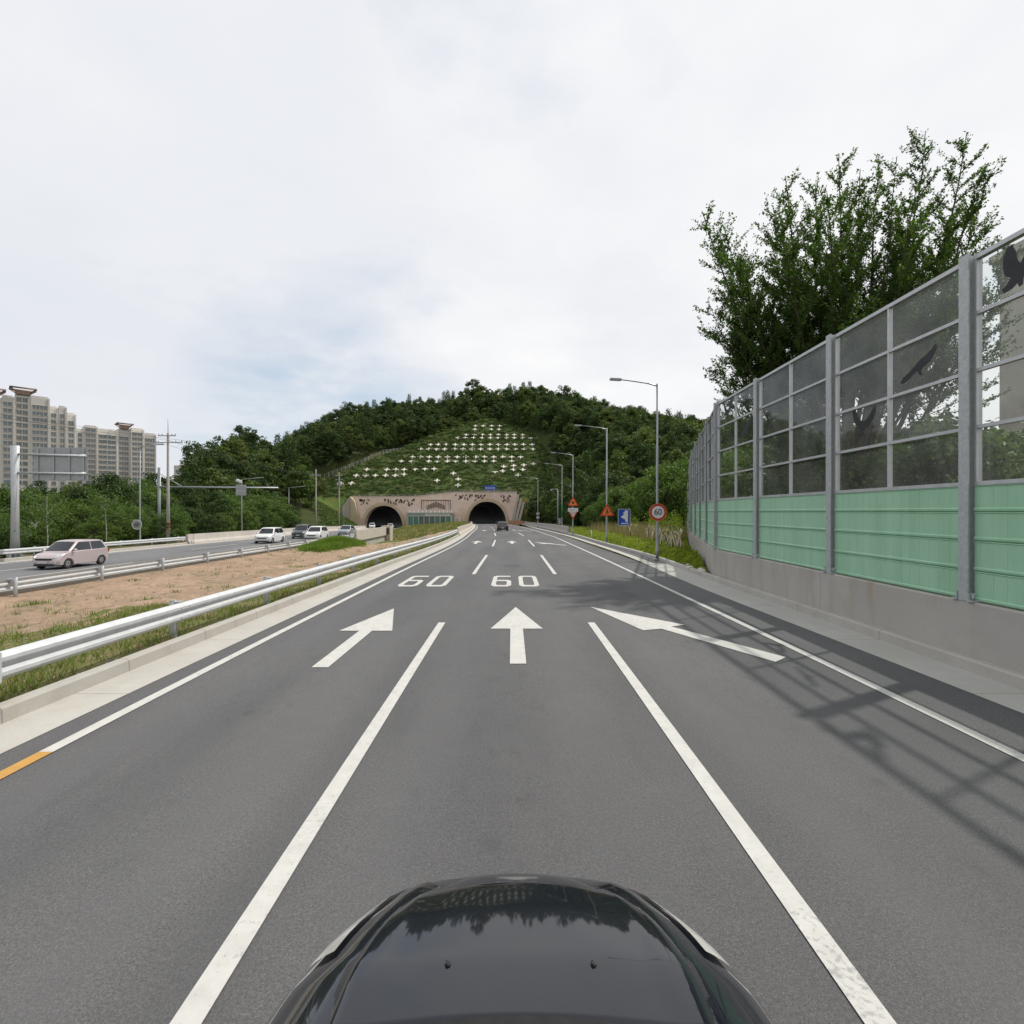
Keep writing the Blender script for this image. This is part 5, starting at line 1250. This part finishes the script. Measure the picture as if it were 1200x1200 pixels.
# ------------------------------------------------------------------ the camera car
ego = thing('car', 'black car under the camera, glossy bonnet at the bottom edge', 'car', (0.03, 0, 0))
wtab = [(2.585, .03), (2.57, .20), (2.53, .38), (2.47, .52), (2.40, .62), (2.3, .70), (2.15, .775), (2.0, .825), (1.8, .865), (1.5, .885), (1.2, .89), (.6, .89), (-.6, .89), (-1.4, .88), (-1.8, .84), (-2.0, .74), (-2.08, .5)]
wt = lambda y: float(np.interp(-y, [-a for a, _ in wtab], [b*.97 for _, b in wtab]))
zh = lambda y: float(np.interp(y, [-2.08, -1.9, -1.2, 0, 1.2, 1.5, 1.8, 2.1, 2.3, 2.45, 2.54, 2.585], [.80, .98, 1.02, .98, .985, .975, .925, .86, .81, .755, .705, .66]))
US = [0, .15, .3, .45, .58, .66, .70, .74, .82, .90, .96, 1.0]
def ez(u, y):
    a = abs(u); z = zh(y) - .045*a*a
    if a > .70: z -= .10*((a-.70)/.30)**2.2
    if .58 < a < .80 and y < 2.4: z += .016*math.sin((a-.58)/.22*PI)      # fender line beside the bonnet
    return z
def hood_grid(y0, y1, u0, u1, off=0, ny_=24, us=None):
    bm = bmesh.new(); rows = []; us = us or [u for u in US if u0 <= u <= u1]
    for y in np.linspace(y0, y1, ny_): rows.append([bm.verts.new((u*wt(y), y, ez(u, y)+off)) for u in us])
    for a, b in zip(rows, rows[1:]):
        for k in range(len(us)-1): bm.faces.new((a[k], a[k+1], b[k+1], b[k])).smooth = True
    return bm
usf = [-u for u in US[::-1][:-1]] + US
bm = bmesh.new(); rows = []
yy = list(np.linspace(2.585, 2.3, 12)) + list(np.linspace(2.25, 1.2, 20)) + [.6, 0, -.6, -1.2, -1.6, -1.8, -1.95, -2.08]
for y in yy:
    w_ = wt(y); top = [(u*w_, ez(u, y)) for u in usf]; e = ez(1, y)
    L_ = [(-w_*1.0, e-.10), (-w_*1.005, e-.25), (-w_*.99, .28), (-w_*.6, .22)]; R_ = [(-x, z) for x, z in L_]
    sec = L_[::-1] + top + R_
    rows.append([bm.verts.new((x, y, z)) for x, z in sec])
for a, b in zip(rows, rows[1:]):
    for k in range(len(a)-1): bm.faces.new((a[k], a[k+1], b[k+1], b[k])).smooth = True
bm.faces.new(rows[0]); bm.faces.new(rows[-1][::-1]); fix(bm)
M_HOOD = pm('black_gloss_paint', (.005, .006, .010), (.007, .009, .014), 2, .22, 0, coat=1.0)
hb = M_HOOD.node_tree.nodes['Principled BSDF']; hb.inputs['Coat Roughness'].default_value = .03; hb.inputs['Specular IOR Level'].default_value = .08
eb = obj('body', bm, M_HOOD, ego); M_EHL = pm('clear_headlamp_cover', (.50, .50, .47), (.36, .36, .34), 9, .3, 0, coat=.5)
# bonnet: separate panel, a few millimetres proud with a real gap round it
def bu(y): return float(np.interp(y, [1.5, 2.1, 2.42], [.70, .74, .80]))
bm = bmesh.new(); rows = []
for y in np.linspace(1.52, 2.43, 26):
    b_ = bu(y); us_ = np.linspace(-b_, b_, 21); yy_ = [y - (.07*(1-(u/b_)**2)*-1 if y < 1.6 else 0) for u in us_]
    rows.append([bm.verts.new((u*wt(y), y - .15*abs(u/b_)**3.5*((y-1.52)/.91)**2 - (.05*(u/b_)**2*max(0, (1.7-y)/.2)), ez(u, y)+.014 - (.012 if k in (0, 20) else 0))) for k, u in enumerate(us_)])
for a, b in zip(rows, rows[1:]):
    for k in range(20): bm.faces.new((a[k], a[k+1], b[k+1], b[k])).smooth = True
r_ = bmesh.ops.extrude_face_region(bm, geom=bm.faces[:]); bmesh.ops.translate(bm, verts=[v for v in r_['geom'] if isinstance(v, bmesh.types.BMVert)], vec=(0, 0, -.02)); fix(bm)
bo = obj('bonnet', bm, M_HOOD, ego)
for s in (-1, 1):
    bm = bmesh.new(); x, y = s*.25, 1.755; z = ez(s*.3, y)+.014
    tube(bm, [(x, y, z), (x, y, z+.006)], [.012, .009], 10); tube(bm, [(x-.003, y-.006, z+.004), (x-.003, y+.008, z+.009)], [.005, .004], 6); obj('washer_nozzle', bm, M_BLACK, bo)
    bm = bmesh.new(); rows = []
    for y in np.linspace(1.90, 2.40, 10):
        rows.append([bm.verts.new((s*u*wt(y)*1.004, y+.004, ez(u, y)+.010)) for u in ([.84, .88, .92, .955])])
    for a, b in zip(rows, rows[1:]):
        for k in range(3): bm.faces.new((a[k], a[k+1], b[k+1], b[k])).smooth = True
    fix(bm); obj('headlight', bm, M_EHL, ego)
bm = bmesh.new(); rows = []      # cowl
for y in (1.18, 1.30, 1.42, 1.50):
    rows.append([bm.verts.new((u*wt(y)*.9, y - .16*u*u + .03, ez(u*.8, y)+.018+(1.5-y)*.05)) for u in np.linspace(-1, 1, 15)])
for a, b in zip(rows, rows[1:]):
    for k in range(14): bm.faces.new((a[k], a[k+1], b[k+1], b[k])).smooth = True
r_ = bmesh.ops.extrude_face_region(bm, geom=bm.faces[:]); bmesh.ops.translate(bm, verts=[v for v in r_['geom'] if isinstance(v, bmesh.types.BMVert)], vec=(0, 0, -.03)); fix(bm); obj('cowl', bm, M_BLACK, ego)
# cabin of the camera car
cab = [(1.30, 1.0), (.55, 1.36), (.2, 1.42), (-.9, 1.40), (-1.3, 1.32), (-1.75, 1.02)]
bm = bmesh.new(); R_ = []
for tt in (-1, -.9, -.5, 0, .5, .9, 1):
    R_.append([bm.verts.new((tt*(.82 if z < 1.1 else .64), y - .12*tt*tt*(1 if i < 2 else 0), z - (.03*tt*tt if z > 1.2 else .0))) for i, (y, z) in enumerate(cab)])
for a, b in zip(R_, R_[1:]):
    for k in range(6): bm.faces.new((a[k], a[(k+1) % 6], b[(k+1) % 6], b[k])).smooth = True
for e in (R_[0], R_[-1]): bm.faces.new(e)
fix(bm); o = obj('cabin', bm, M_HOOD, ego); o.data.set_sharp_from_angle(angle=math.radians(30))
bm = bmesh.new(); R_ = []
for tt in (-.88, -.5, 0, .5, .88):
    R_.append([bm.verts.new((tt*(.82-.18*v), 1.30-.75*v-.12*tt*tt+.006, 1.0+.36*v+.014-.03*tt*tt*v)) for v in (.04, .5, .94)])
for a, b in zip(R_, R_[1:]):
    for k in range(2): bm.faces.new((a[k], a[k+1], b[k+1], b[k])).smooth = True
fix(bm); obj('windscreen', bm, M_CGLASS, ego)
for s in (-1, 1):
    bm = bmesh.new(); bm.faces.new([bm.verts.new((s*x, y, z)) for x, y, z in ((.815, .95, 1.04), (.672, .38, 1.30), (.672, -.95, 1.30), (.815, -1.35, 1.04))]); obj('side_window', bm, M_CGLASS, ego)
    for yc in (1.42, -1.2):
        bm = bmesh.new(); tube(bm, [(s*.70, yc, .32), (s*.72, yc, .32), (s*.89, yc, .32), (s*.905, yc, .32)], [.29, .32, .32, .28], 24); wh = obj('wheel', bm, M_TYRE, ego)
        bm = bmesh.new(); tube(bm, [(s*.90, yc, .32), (s*.915, yc, .32)], [.2, .19], 20); obj('rim', bm, M_RIM, wh)
# camera mount on the roof
t = thing('camera_mount', 'short black mount standing on the roof of the camera car', 'camera mount', (0.03, -.25, 1.42))
bm = bmesh.new(); box(bm, (-.15, -.15, 0), (.15, .15, .04)); obj('base', bm, M_BLACK, t); bm = bmesh.new(); tube(bm, [(0, 0, .04), (0, 0, .75)], .02, 8); obj('mast', bm, M_BLACK, t)

# ------------------------------------------------------------------ individual trees
def tree_proto(name, label, group, w, h, zb, clumps, per, leaf, mat, th, tr_, seed, nl=8, lump=.22):
    q, C = crown(w, h, zb, clumps, per, leaf, seed=seed, lump=lump)
    t = thing(name, label, 'tree', (0, 0, 0), 0, group)
    obj('trunk', trunk_bm(th, tr_, C, nl), M_BARK, t); obj('crown', np_mesh('crown', q), mat, t); return t
GL = 'roadside trees beyond the far road'
protos = [tree_proto('broadleaf_tree', '', GL, 6.5, 6.5, 1.6, 80, 75, .30, M_LEAF2, 6, .14, 3),
          tree_proto('broadleaf_tree', '', GL, 5.5, 8.0, 1.2, 85, 75, .30, M_LEAFD, 7, .15, 5),
          tree_proto('broadleaf_tree', '', GL, 7.5, 7.0, 1.0, 95, 75, .32, M_LEAF2, 6, .17, 9),
          tree_proto('broadleaf_tree', '', GL, 5.0, 6.5, .6, 75, 70, .28, M_LEAFD, 5.5, .12, 14)]
labs = ['bright green round tree in the row beyond the far road', 'dark upright tree in the row beyond the far road', 'wide bushy green tree in the row beyond the far road', 'small dark tree with foliage to the ground beyond the far road']
used = [False]*4; ybar = sorted(4+78*k/45 for k in range(46))
def put(i, x, y, z, s, lab=None, grp=None):
    if not used[i]: o = protos[i]; used[i] = True
    else: o = copy_tree(protos[i])
    o.location = (x, y, z); o.rotation_euler = (0, 0, random.uniform(0, 6.28)); o.scale = (s*random.uniform(.9, 1.1), s*random.uniform(.9, 1.1), s)
    o['label'] = lab or labs[i]; o['group'] = grp or GL
g = random.Random(5)
for row, (dx, n, s0) in enumerate(((3.2, 20, .62), (7.5, 19, .82), (13, 18, .95), (20, 16, 1.05))):
    for k in range(n):
        y = 30+ (68 if row else 62)*k/(n-1) + g.uniform(-1.5, 1.5); x = c2(y)-8.8-dx+g.uniform(-1.2, 1.2) - max(0, (34-y))*.3
        s = s0*g.uniform(.85, 1.15)*(.62+.0075*max(0, y-40)); ii = g.choice((0, 1, 2, 3) if row else (0, 3, 2)); put(ii, x, y, float(terrain(x, y))-.2, s, ['bright green round', 'dark upright', 'wide bushy', 'small dark'][ii]+' tree, %s from near end, %s row beyond the far road' % (nth(k), nth(row)))
# bare pale trunks standing in the left row
for i, (x, y, h) in enumerate(((-33.6, 37.0, 4.4), (-34.5, 43.5, 4.6), (-33.9, 35.2, 2.6))):
    t = thing('slender_tree', ['thin pale-stemmed tree with sparse leaves behind the pink car', 'thin pale stem right of the sign back, sparse leaves', 'low leaning pale stem near the thick sign post'][i], 'tree', (x, y, -.8))
    bm = bmesh.new(); tube(bm, [(0, 0, 0), (.05, 0, h*.3), (-.03, 0, h*.6), (.0 if i < 2 else 1.4, 0, h)], [.05, .04, .028, .012], 7)
    tips = []
    for k in range(8):
        a = g.uniform(0, 6.28); z0 = h*g.uniform(.4, .95); e = Vector((math.cos(a)*.9, math.sin(a)*.9, z0+.7)); tube(bm, [(0.0 if i < 2 else 1.4*z0/h, 0, z0), e], [.012, .004], 4); tips.append(e)
    obj('trunk', bm, M_POLEC, t); T_ = np.array([list(v) for v in tips]); idx = np.repeat(np.arange(8), 130); obj('crown', np_mesh('crown', leaf_quads(T_[idx]+rng.normal(0, .42, (1040, 3)), .15)), M_LEAF2, t)
# trees beyond the right verge and behind the barrier
GR = 'trees beyond the right verge'
for k in range(26):
    y = 64+42*k/25; x = c1(y)+13+g.uniform(0, 26) + max(0, 74-y)*.25
    put(g.choice((0, 1, 2, 3)), x, y, float(terrain(x, y))-.2, g.uniform(.55, .95) if x < c1(y)+19 else g.uniform(.8, 1.3), 'leafy tree, %s by distance in the wood beyond the right verge' % nth(k), GR)
GB = 'trees behind the noise barrier'
for k in range(46):
    y = 4+78*k/45+g.uniform(-1, 1); xb = float(np.interp(y, [p[1] for p in BPTS], [p[0] for p in BPTS])); x = xb+3.4+g.uniform(0, 7)+ (5 if y < 14 else 0)
    put(g.choice((0, 1, 2, 3)), x, y, .2, g.uniform(.55, .74) if y < 24 else g.uniform(.7, .95), 'leafy tree close behind noise barrier, %s from near end%s' % (nth(k % 23), '' if k < 23 else ' of far half'), GB)
for k in range(20):
    y = 24+60*k/19; x = 26+g.uniform(0, 30)+y*.15
    put(g.choice((0, 1, 2)), x, y, .2, g.uniform(.7, 1.0), 'leafy tree deeper behind the noise barrier, %s from the near end' % nth(k), GB)
# big upswept tree behind the barrier
def upswept(x, y, z):
    t = thing('upswept_tree', 'big tree with many upswept spiky branches rising above the noise barrier', 'tree', (x, y, z))
    r = random.Random(21); bm = bmesh.new(); LP = []; LD = []
    def twig(p, d, L, rad, lvl):
        n = 5; pts_ = [Vector(p)]; dd = Vector(d).normalized()
        for k in range(n):
            dd = (dd + Vector((r.uniform(-.07, .07), r.uniform(-.07, .07), .055 if lvl else .03))).normalized(); pts_.append(pts_[-1]+dd*L/n)
        tube(bm, pts_, [max(.006, rad*(1-.80*k/n)) for k in range(n+1)], 6 if lvl < 2 else 3, cap=False)
        return pts_
    def leaves(pts_, dens, sp):
        for a, b in zip(pts_, pts_[1:]):
            L = (b-a).length
            for k in range(max(1, int(L*dens))):
                q = a.lerp(b, r.random()); LP.append((q.x+r.gauss(0, sp), q.y+r.gauss(0, sp), q.z+r.gauss(0, sp)))
    tr = twig((0, 0, -.2), (0, 0, 1), 3.2, .30, 0)
    # limb tips (metres right of, behind and above the foot), swept up from the short trunk
    TIPS = [(-5.6, .5, 14.2, 1), (-3.1, -1, 14.6, 1), (-2.4, 1.5, 13.9, 0), (-1.4, 0, 15.0, 1), (-.2, .4, 16.4, 1), (.9, -1.2, 15.2, 0), (1.8, 1, 16.2, 1), (3.1, .2, 17.2, 1), (3.9, -.8, 16.4, 1),
            (5.7, .6, 14.8, 1), (5.0, 1.4, 13.4, 0), (-5.3, -1, 11.9, 0), (-5.2, .8, 10.6, 0), (-4.9, -.4, 9.3, 0), (-4.5, 1.6, 8.2, 0), (-4.2, -2.4, 12.6, 0), (-3.6, 2.4, 11.4, 0), (-2.6, -2.8, 12.9, 0), (-1.2, 2.8, 13.4, 0),
            (.2, -3.0, 13.0, 0), (1.6, 3.0, 13.6, 0), (2.8, -2.6, 13.8, 0), (4.2, 2.4, 12.6, 0), (4.8, -2.0, 11.6, 0), (5.6, 0, 11.0, 0), (-1.4, -2.0, 10.8, 0), (.8, 2.0, 11.2, 0), (2.6, 0, 12.6, 0), (0, 0, 14.0, 0), (-2.0, .5, 12.4, 0), (1.8, -.6, 13.2, 0), (-4.4, .4, 12.2, 1), (-3.4, -1.2, 13.0, 0), (3.0, 1.2, 15.0, 1), (-.6, -1.4, 14.6, 0), (-3.4, 1.0, 10.6, 0), (2.4, 1.6, 10.8, 0), (4.2, -.4, 11.2, 0), (-5.0, 0, 13.2, 0), (-1.8, -.4, 13.8, 0), (.6, .2, 14.4, 0), (4.6, .6, 14.2, 0)]
    for (tx, ty, tz, spike) in TIPS:
        tip = Vector((tx, ty, tz)); st = tr[r.choice((3, 4, 5))]; c_ = Vector((tx*.62, ty*.6, st.z+(tz-st.z)*.42)); n = 9; P1 = []
        for k in range(n+1):
            u = k/n; p = st*(1-u)**2 + c_*2*u*(1-u) + tip*u*u; P1.append(p+Vector((r.gauss(0, .04), r.gauss(0, .04), 0)))
        tube(bm, P1, [max(.012, (.12 if spike else .09)*(1-.92*k/n)) for k in range(n+1)], 6, cap=False)
        leaves(P1[4:], 40, .06); nb_ = 34 if spike else 26
        for j in range(nb_):
            u = .38+.60*j/nb_; i = min(n-1, int(u*n)); q = P1[i].lerp(P1[i+1], u*n-i); dir1 = (P1[i+1]-P1[i]).normalized(); ax = dir1.orthogonal().normalized(); ax.rotate(Matrix.Rotation(r.uniform(0, 2*PI), 3, dir1))
            d2 = (dir1*.75+ax*1.0+Vector((0, 0, .22))).normalized(); L2 = (3.3*(1-u)+.40)*r.uniform(.65, 1.15); P2 = twig(q, d2, L2, .022, 2); leaves(P2, 58, .055)
            for m_ in range(int(2+L2*3.4)):
                v = r.uniform(.1, .95); i2 = min(4, int(v*5)); q2 = P2[i2].lerp(P2[i2+1], v*5-i2); d3 = (d2*.95+Vector((r.gauss(0, .45), r.gauss(0, .45), r.gauss(.12, .3)))).normalized(); P3 = twig(q2, d3, r.uniform(.3, .8), .008, 3); leaves(P3, 46, .04)
    obj('trunk', bm, M_BARK, t)
    LPn = np.array(LP); print('big tree leaves', len(LPn))
    obj('crown', np_mesh('crown', leaf_quads(LPn, .098, aspect=.55)), M_LEAFB, t); return t
upswept(13.2, 20.0, .3)

# ------------------------------------------------------------------ verge planting, stakes, grass
def blades(n, pos, h, w, bend=.4):
    """thin triangular blades at given positions"""
    a = rng.uniform(0, 2*PI, n); hh = h*rng.uniform(.45, 1.25, n); d = np.stack([np.cos(a), np.sin(a), np.zeros(n)], 1)
    ln = rng.normal(0, bend, (n, 2))*hh[:, None]
    tip = pos + np.concatenate([ln, hh[:, None]], 1); s = d*w/2*rng.uniform(.7, 1.3, n)[:, None]
    return np.stack([pos-s, pos+s, tip], 1)
def xr_bar(y): return np.interp(y, [p[1] for p in BPTS], [p[0] for p in BPTS])
n = 130000; Y = 19.6+72*rng.uniform(0, 1, n)**1.35; lo = np.array([c1(v)+kerb_r(v)+.22 for v in Y]); hi = np.minimum(np.where(Y < 78, xr_bar(Y)-.3, lo+16), lo+13)
ok = hi > lo+.1; Y = Y[ok]; lo = lo[ok]; hi = hi[ok]; X = lo+(hi-lo)*rng.uniform(0, 1, len(Y))
zz = terrain(X, Y); edge = np.clip((X-lo)/.6, .25, 1); bumps = .5+.5*np.sin(X*2.1+np.sin(Y*1.3))*np.cos(Y*1.7)
hgt = (.30+.30*bumps*rng.uniform(.3, 1, len(Y)))*edge
P_ = np.stack([X, Y, np.maximum(zz, zr(Y)+.05)+hgt*rng.uniform(.3, 1, len(Y))], 1)
tag(obj('verge_planting', np_mesh('verge', leaf_quads(P_, .13)), M_COVER), 'low yellow green planting covering the verge between kerb and noise barrier', 'ground cover', kind='stuff')
# reeds behind
n = 5000; Y = rng.uniform(42, 74, n); X = np.array([c1(v)+kerb_r(v) for v in Y])+rng.uniform(3.5, 12, n); ok = X < xr_bar(Y)-.4; X, Y = X[ok], Y[ok]
pos = np.stack([X, Y, np.maximum(terrain(X, Y), zr(Y))], 1)
tag(obj('tall_grass', np_mesh('reeds', blades(len(X), pos, 1.5, .07, .15), 3), M_DRY), 'tall half dry grass behind the planting near the blue sign', 'tall grass', kind='stuff')
# tripod stakes of young trees
for k in range(24):
    y = 30+27*k/23; x0_ = c1(y)+kerb_r(y)+1.6; x1_ = float(xr_bar(y))-.9
    x = x0_+(x1_-x0_)*g.uniform(.25, 1.0)
    t = thing('tree_stakes', 'leaning pale wooden stakes round a sapling in the verge, %s from the near end' % nth(k), 'tree stakes', (x, y, float(zr(y))-.05), g.uniform(0, 6), 'wooden stakes in the verge')
    for q in range(3):
        a = 2*PI*q/3; bm = bmesh.new(); tube(bm, [(math.cos(a)*.6, math.sin(a)*.6, 0), (-math.cos(a)*.18, -math.sin(a)*.18, 1.55+g.uniform(-.1, .2))], .035, 6); obj('stake', bm, M_STAKE, t)
    bm = bmesh.new(); tube(bm, [(0, 0, 0), (0, 0, 2.0)], [.03, .015], 5); obj('sapling_stem', bm, M_BARK, t)
    T_ = rng.normal(0, 1, (90, 3))*np.array([.3, .3, .45])+np.array([0, 0, 1.9]); obj('crown', np_mesh('crown', leaf_quads(T_, .13)), M_COVER, t)
# grass on the median
def med_points(n, y0, y1, want):
    Y = y0+(y1-y0)*rng.uniform(0, 1, n)**1.3; T_ = rng.uniform(0.01, .99, n); out_ = []
    for y, t_ in zip(Y, T_):
        x = med_x(t_, y)
        if med_kind(x, y) in want: out_.append((x, y, float(med_z(x, y))-.01))
    return np.array(out_)
P_ = med_points(150000, 2, 60, (1,)); cl = np.sin(P_[:, 0]*3.1+np.sin(P_[:, 1]*2))*np.cos(P_[:, 1]*2.3)+rng.normal(0, .5, len(P_)); P_ = P_[cl > -.35]
mound = ((P_[:, 0]+15.7)**2/3.2+(P_[:, 1]-45.5)**2/30 < 1); near = P_[~mound]; half = rng.uniform(0, 1, len(near)) < .38
tag(obj('grass', np_mesh('grass', blades(len(near[~half]), near[~half], .17, .022), 3), M_GRASS), 'patchy yellow green grass along the left kerb under the guardrail', 'grass', kind='stuff')
tag(obj('dry_grass', np_mesh('dry', blades(len(near[half]), near[half], .15, .02), 3), M_DRY), 'dry straw coloured grass mixed into the median edge', 'grass', kind='stuff')
mm = P_[mound]; mm = np.repeat(mm, 5, 0)+rng.normal(0, .28, (len(mm)*5, 3))*np.array([1, 1, 0]); mm[:, 2] = med_z(mm[:, 0], mm[:, 1])
tag(obj('mound_grass', np_mesh('mgrass', blades(len(mm), mm, .36, .045), 3), M_GRASSG), 'bright green grass tuft covering the median mound', 'grass', kind='stuff')
P_ = med_points(50000, 84, 198, (3,))
h_ = len(P_)//2; tag(obj('dry_embankment_grass', np_mesh('dgrass', blades(len(P_)-h_, P_[h_:], .35, .10), 3), M_DRY), 'straw coloured grass mixed into the embankment before the portal', 'grass', kind='stuff'); P_ = P_[:h_]
tag(obj('embankment_grass', np_mesh('egrass', blades(len(P_), P_, .35, .10), 3), M_GRASS), 'olive grass on the embankment in front of the portal', 'grass', kind='stuff')
# sparse weeds on the bare soil
P_ = med_points(230, 9, 62, (0,)); W_ = []
for p in P_: 
    m_ = rng.integers(5, 26); W_.append(p+rng.normal(0, .13, (m_, 3))*np.array([1, 1, 0]))
W_ = np.concatenate(W_); tag(obj('weeds', np_mesh('weeds', blades(len(W_), W_, .17, .028), 3), M_GRASS), 'scattered small weeds on the bare brown median soil', 'weeds', kind='stuff')
P_ = med_points(2600, 3, 62, (0, 1)); st_ = []
for p in P_:
    r_ = float(rng.uniform(.012, .055)); o_ = rng.uniform(.6, 1.2, (6, 1)); c_ = np.array([[1, 0, 0], [0, 1, 0], [-1, 0, 0], [0, -1, 0], [0, 0, .7], [0, 0, -.7]])*r_*o_+p+np.array([0, 0, r_*.3])
    for q in ((0, 1, 4), (1, 2, 4), (2, 3, 4), (3, 0, 4)): st_.append(c_[list(q)])
tag(obj('stones', np_mesh('stones', np.array(st_), 3), M_GRAVEL), 'small stones scattered over the bare brown median soil', 'stones', kind='stuff')
# pebbles at the kerb corner by the barrier
for i, (x, y, s) in enumerate(((7.55, 20.6, .16), (7.75, 21.3, .12), (7.6, 22.1, .14), (7.9, 23.3, .09))):
    bm = bmesh.new(); bmesh.ops.create_icosphere(bm, subdivisions=2, radius=s)
    for v in bm.verts: v.co += Vector((g.uniform(-.2, .2), g.uniform(-.2, .2), g.uniform(-.2, .2)))*s; v.co.z *= .6
    tag(obj('rock', bm, M_CROSS, None, (x+.1, y, zr(y)+.2)), ['largest pale rock at the corner of the concrete base', 'second pale rock near the concrete corner', 'third pale rock further from the concrete corner', 'smallest pale rock, farthest from the concrete corner'][i], 'rock', 'pale rocks by the kerb')
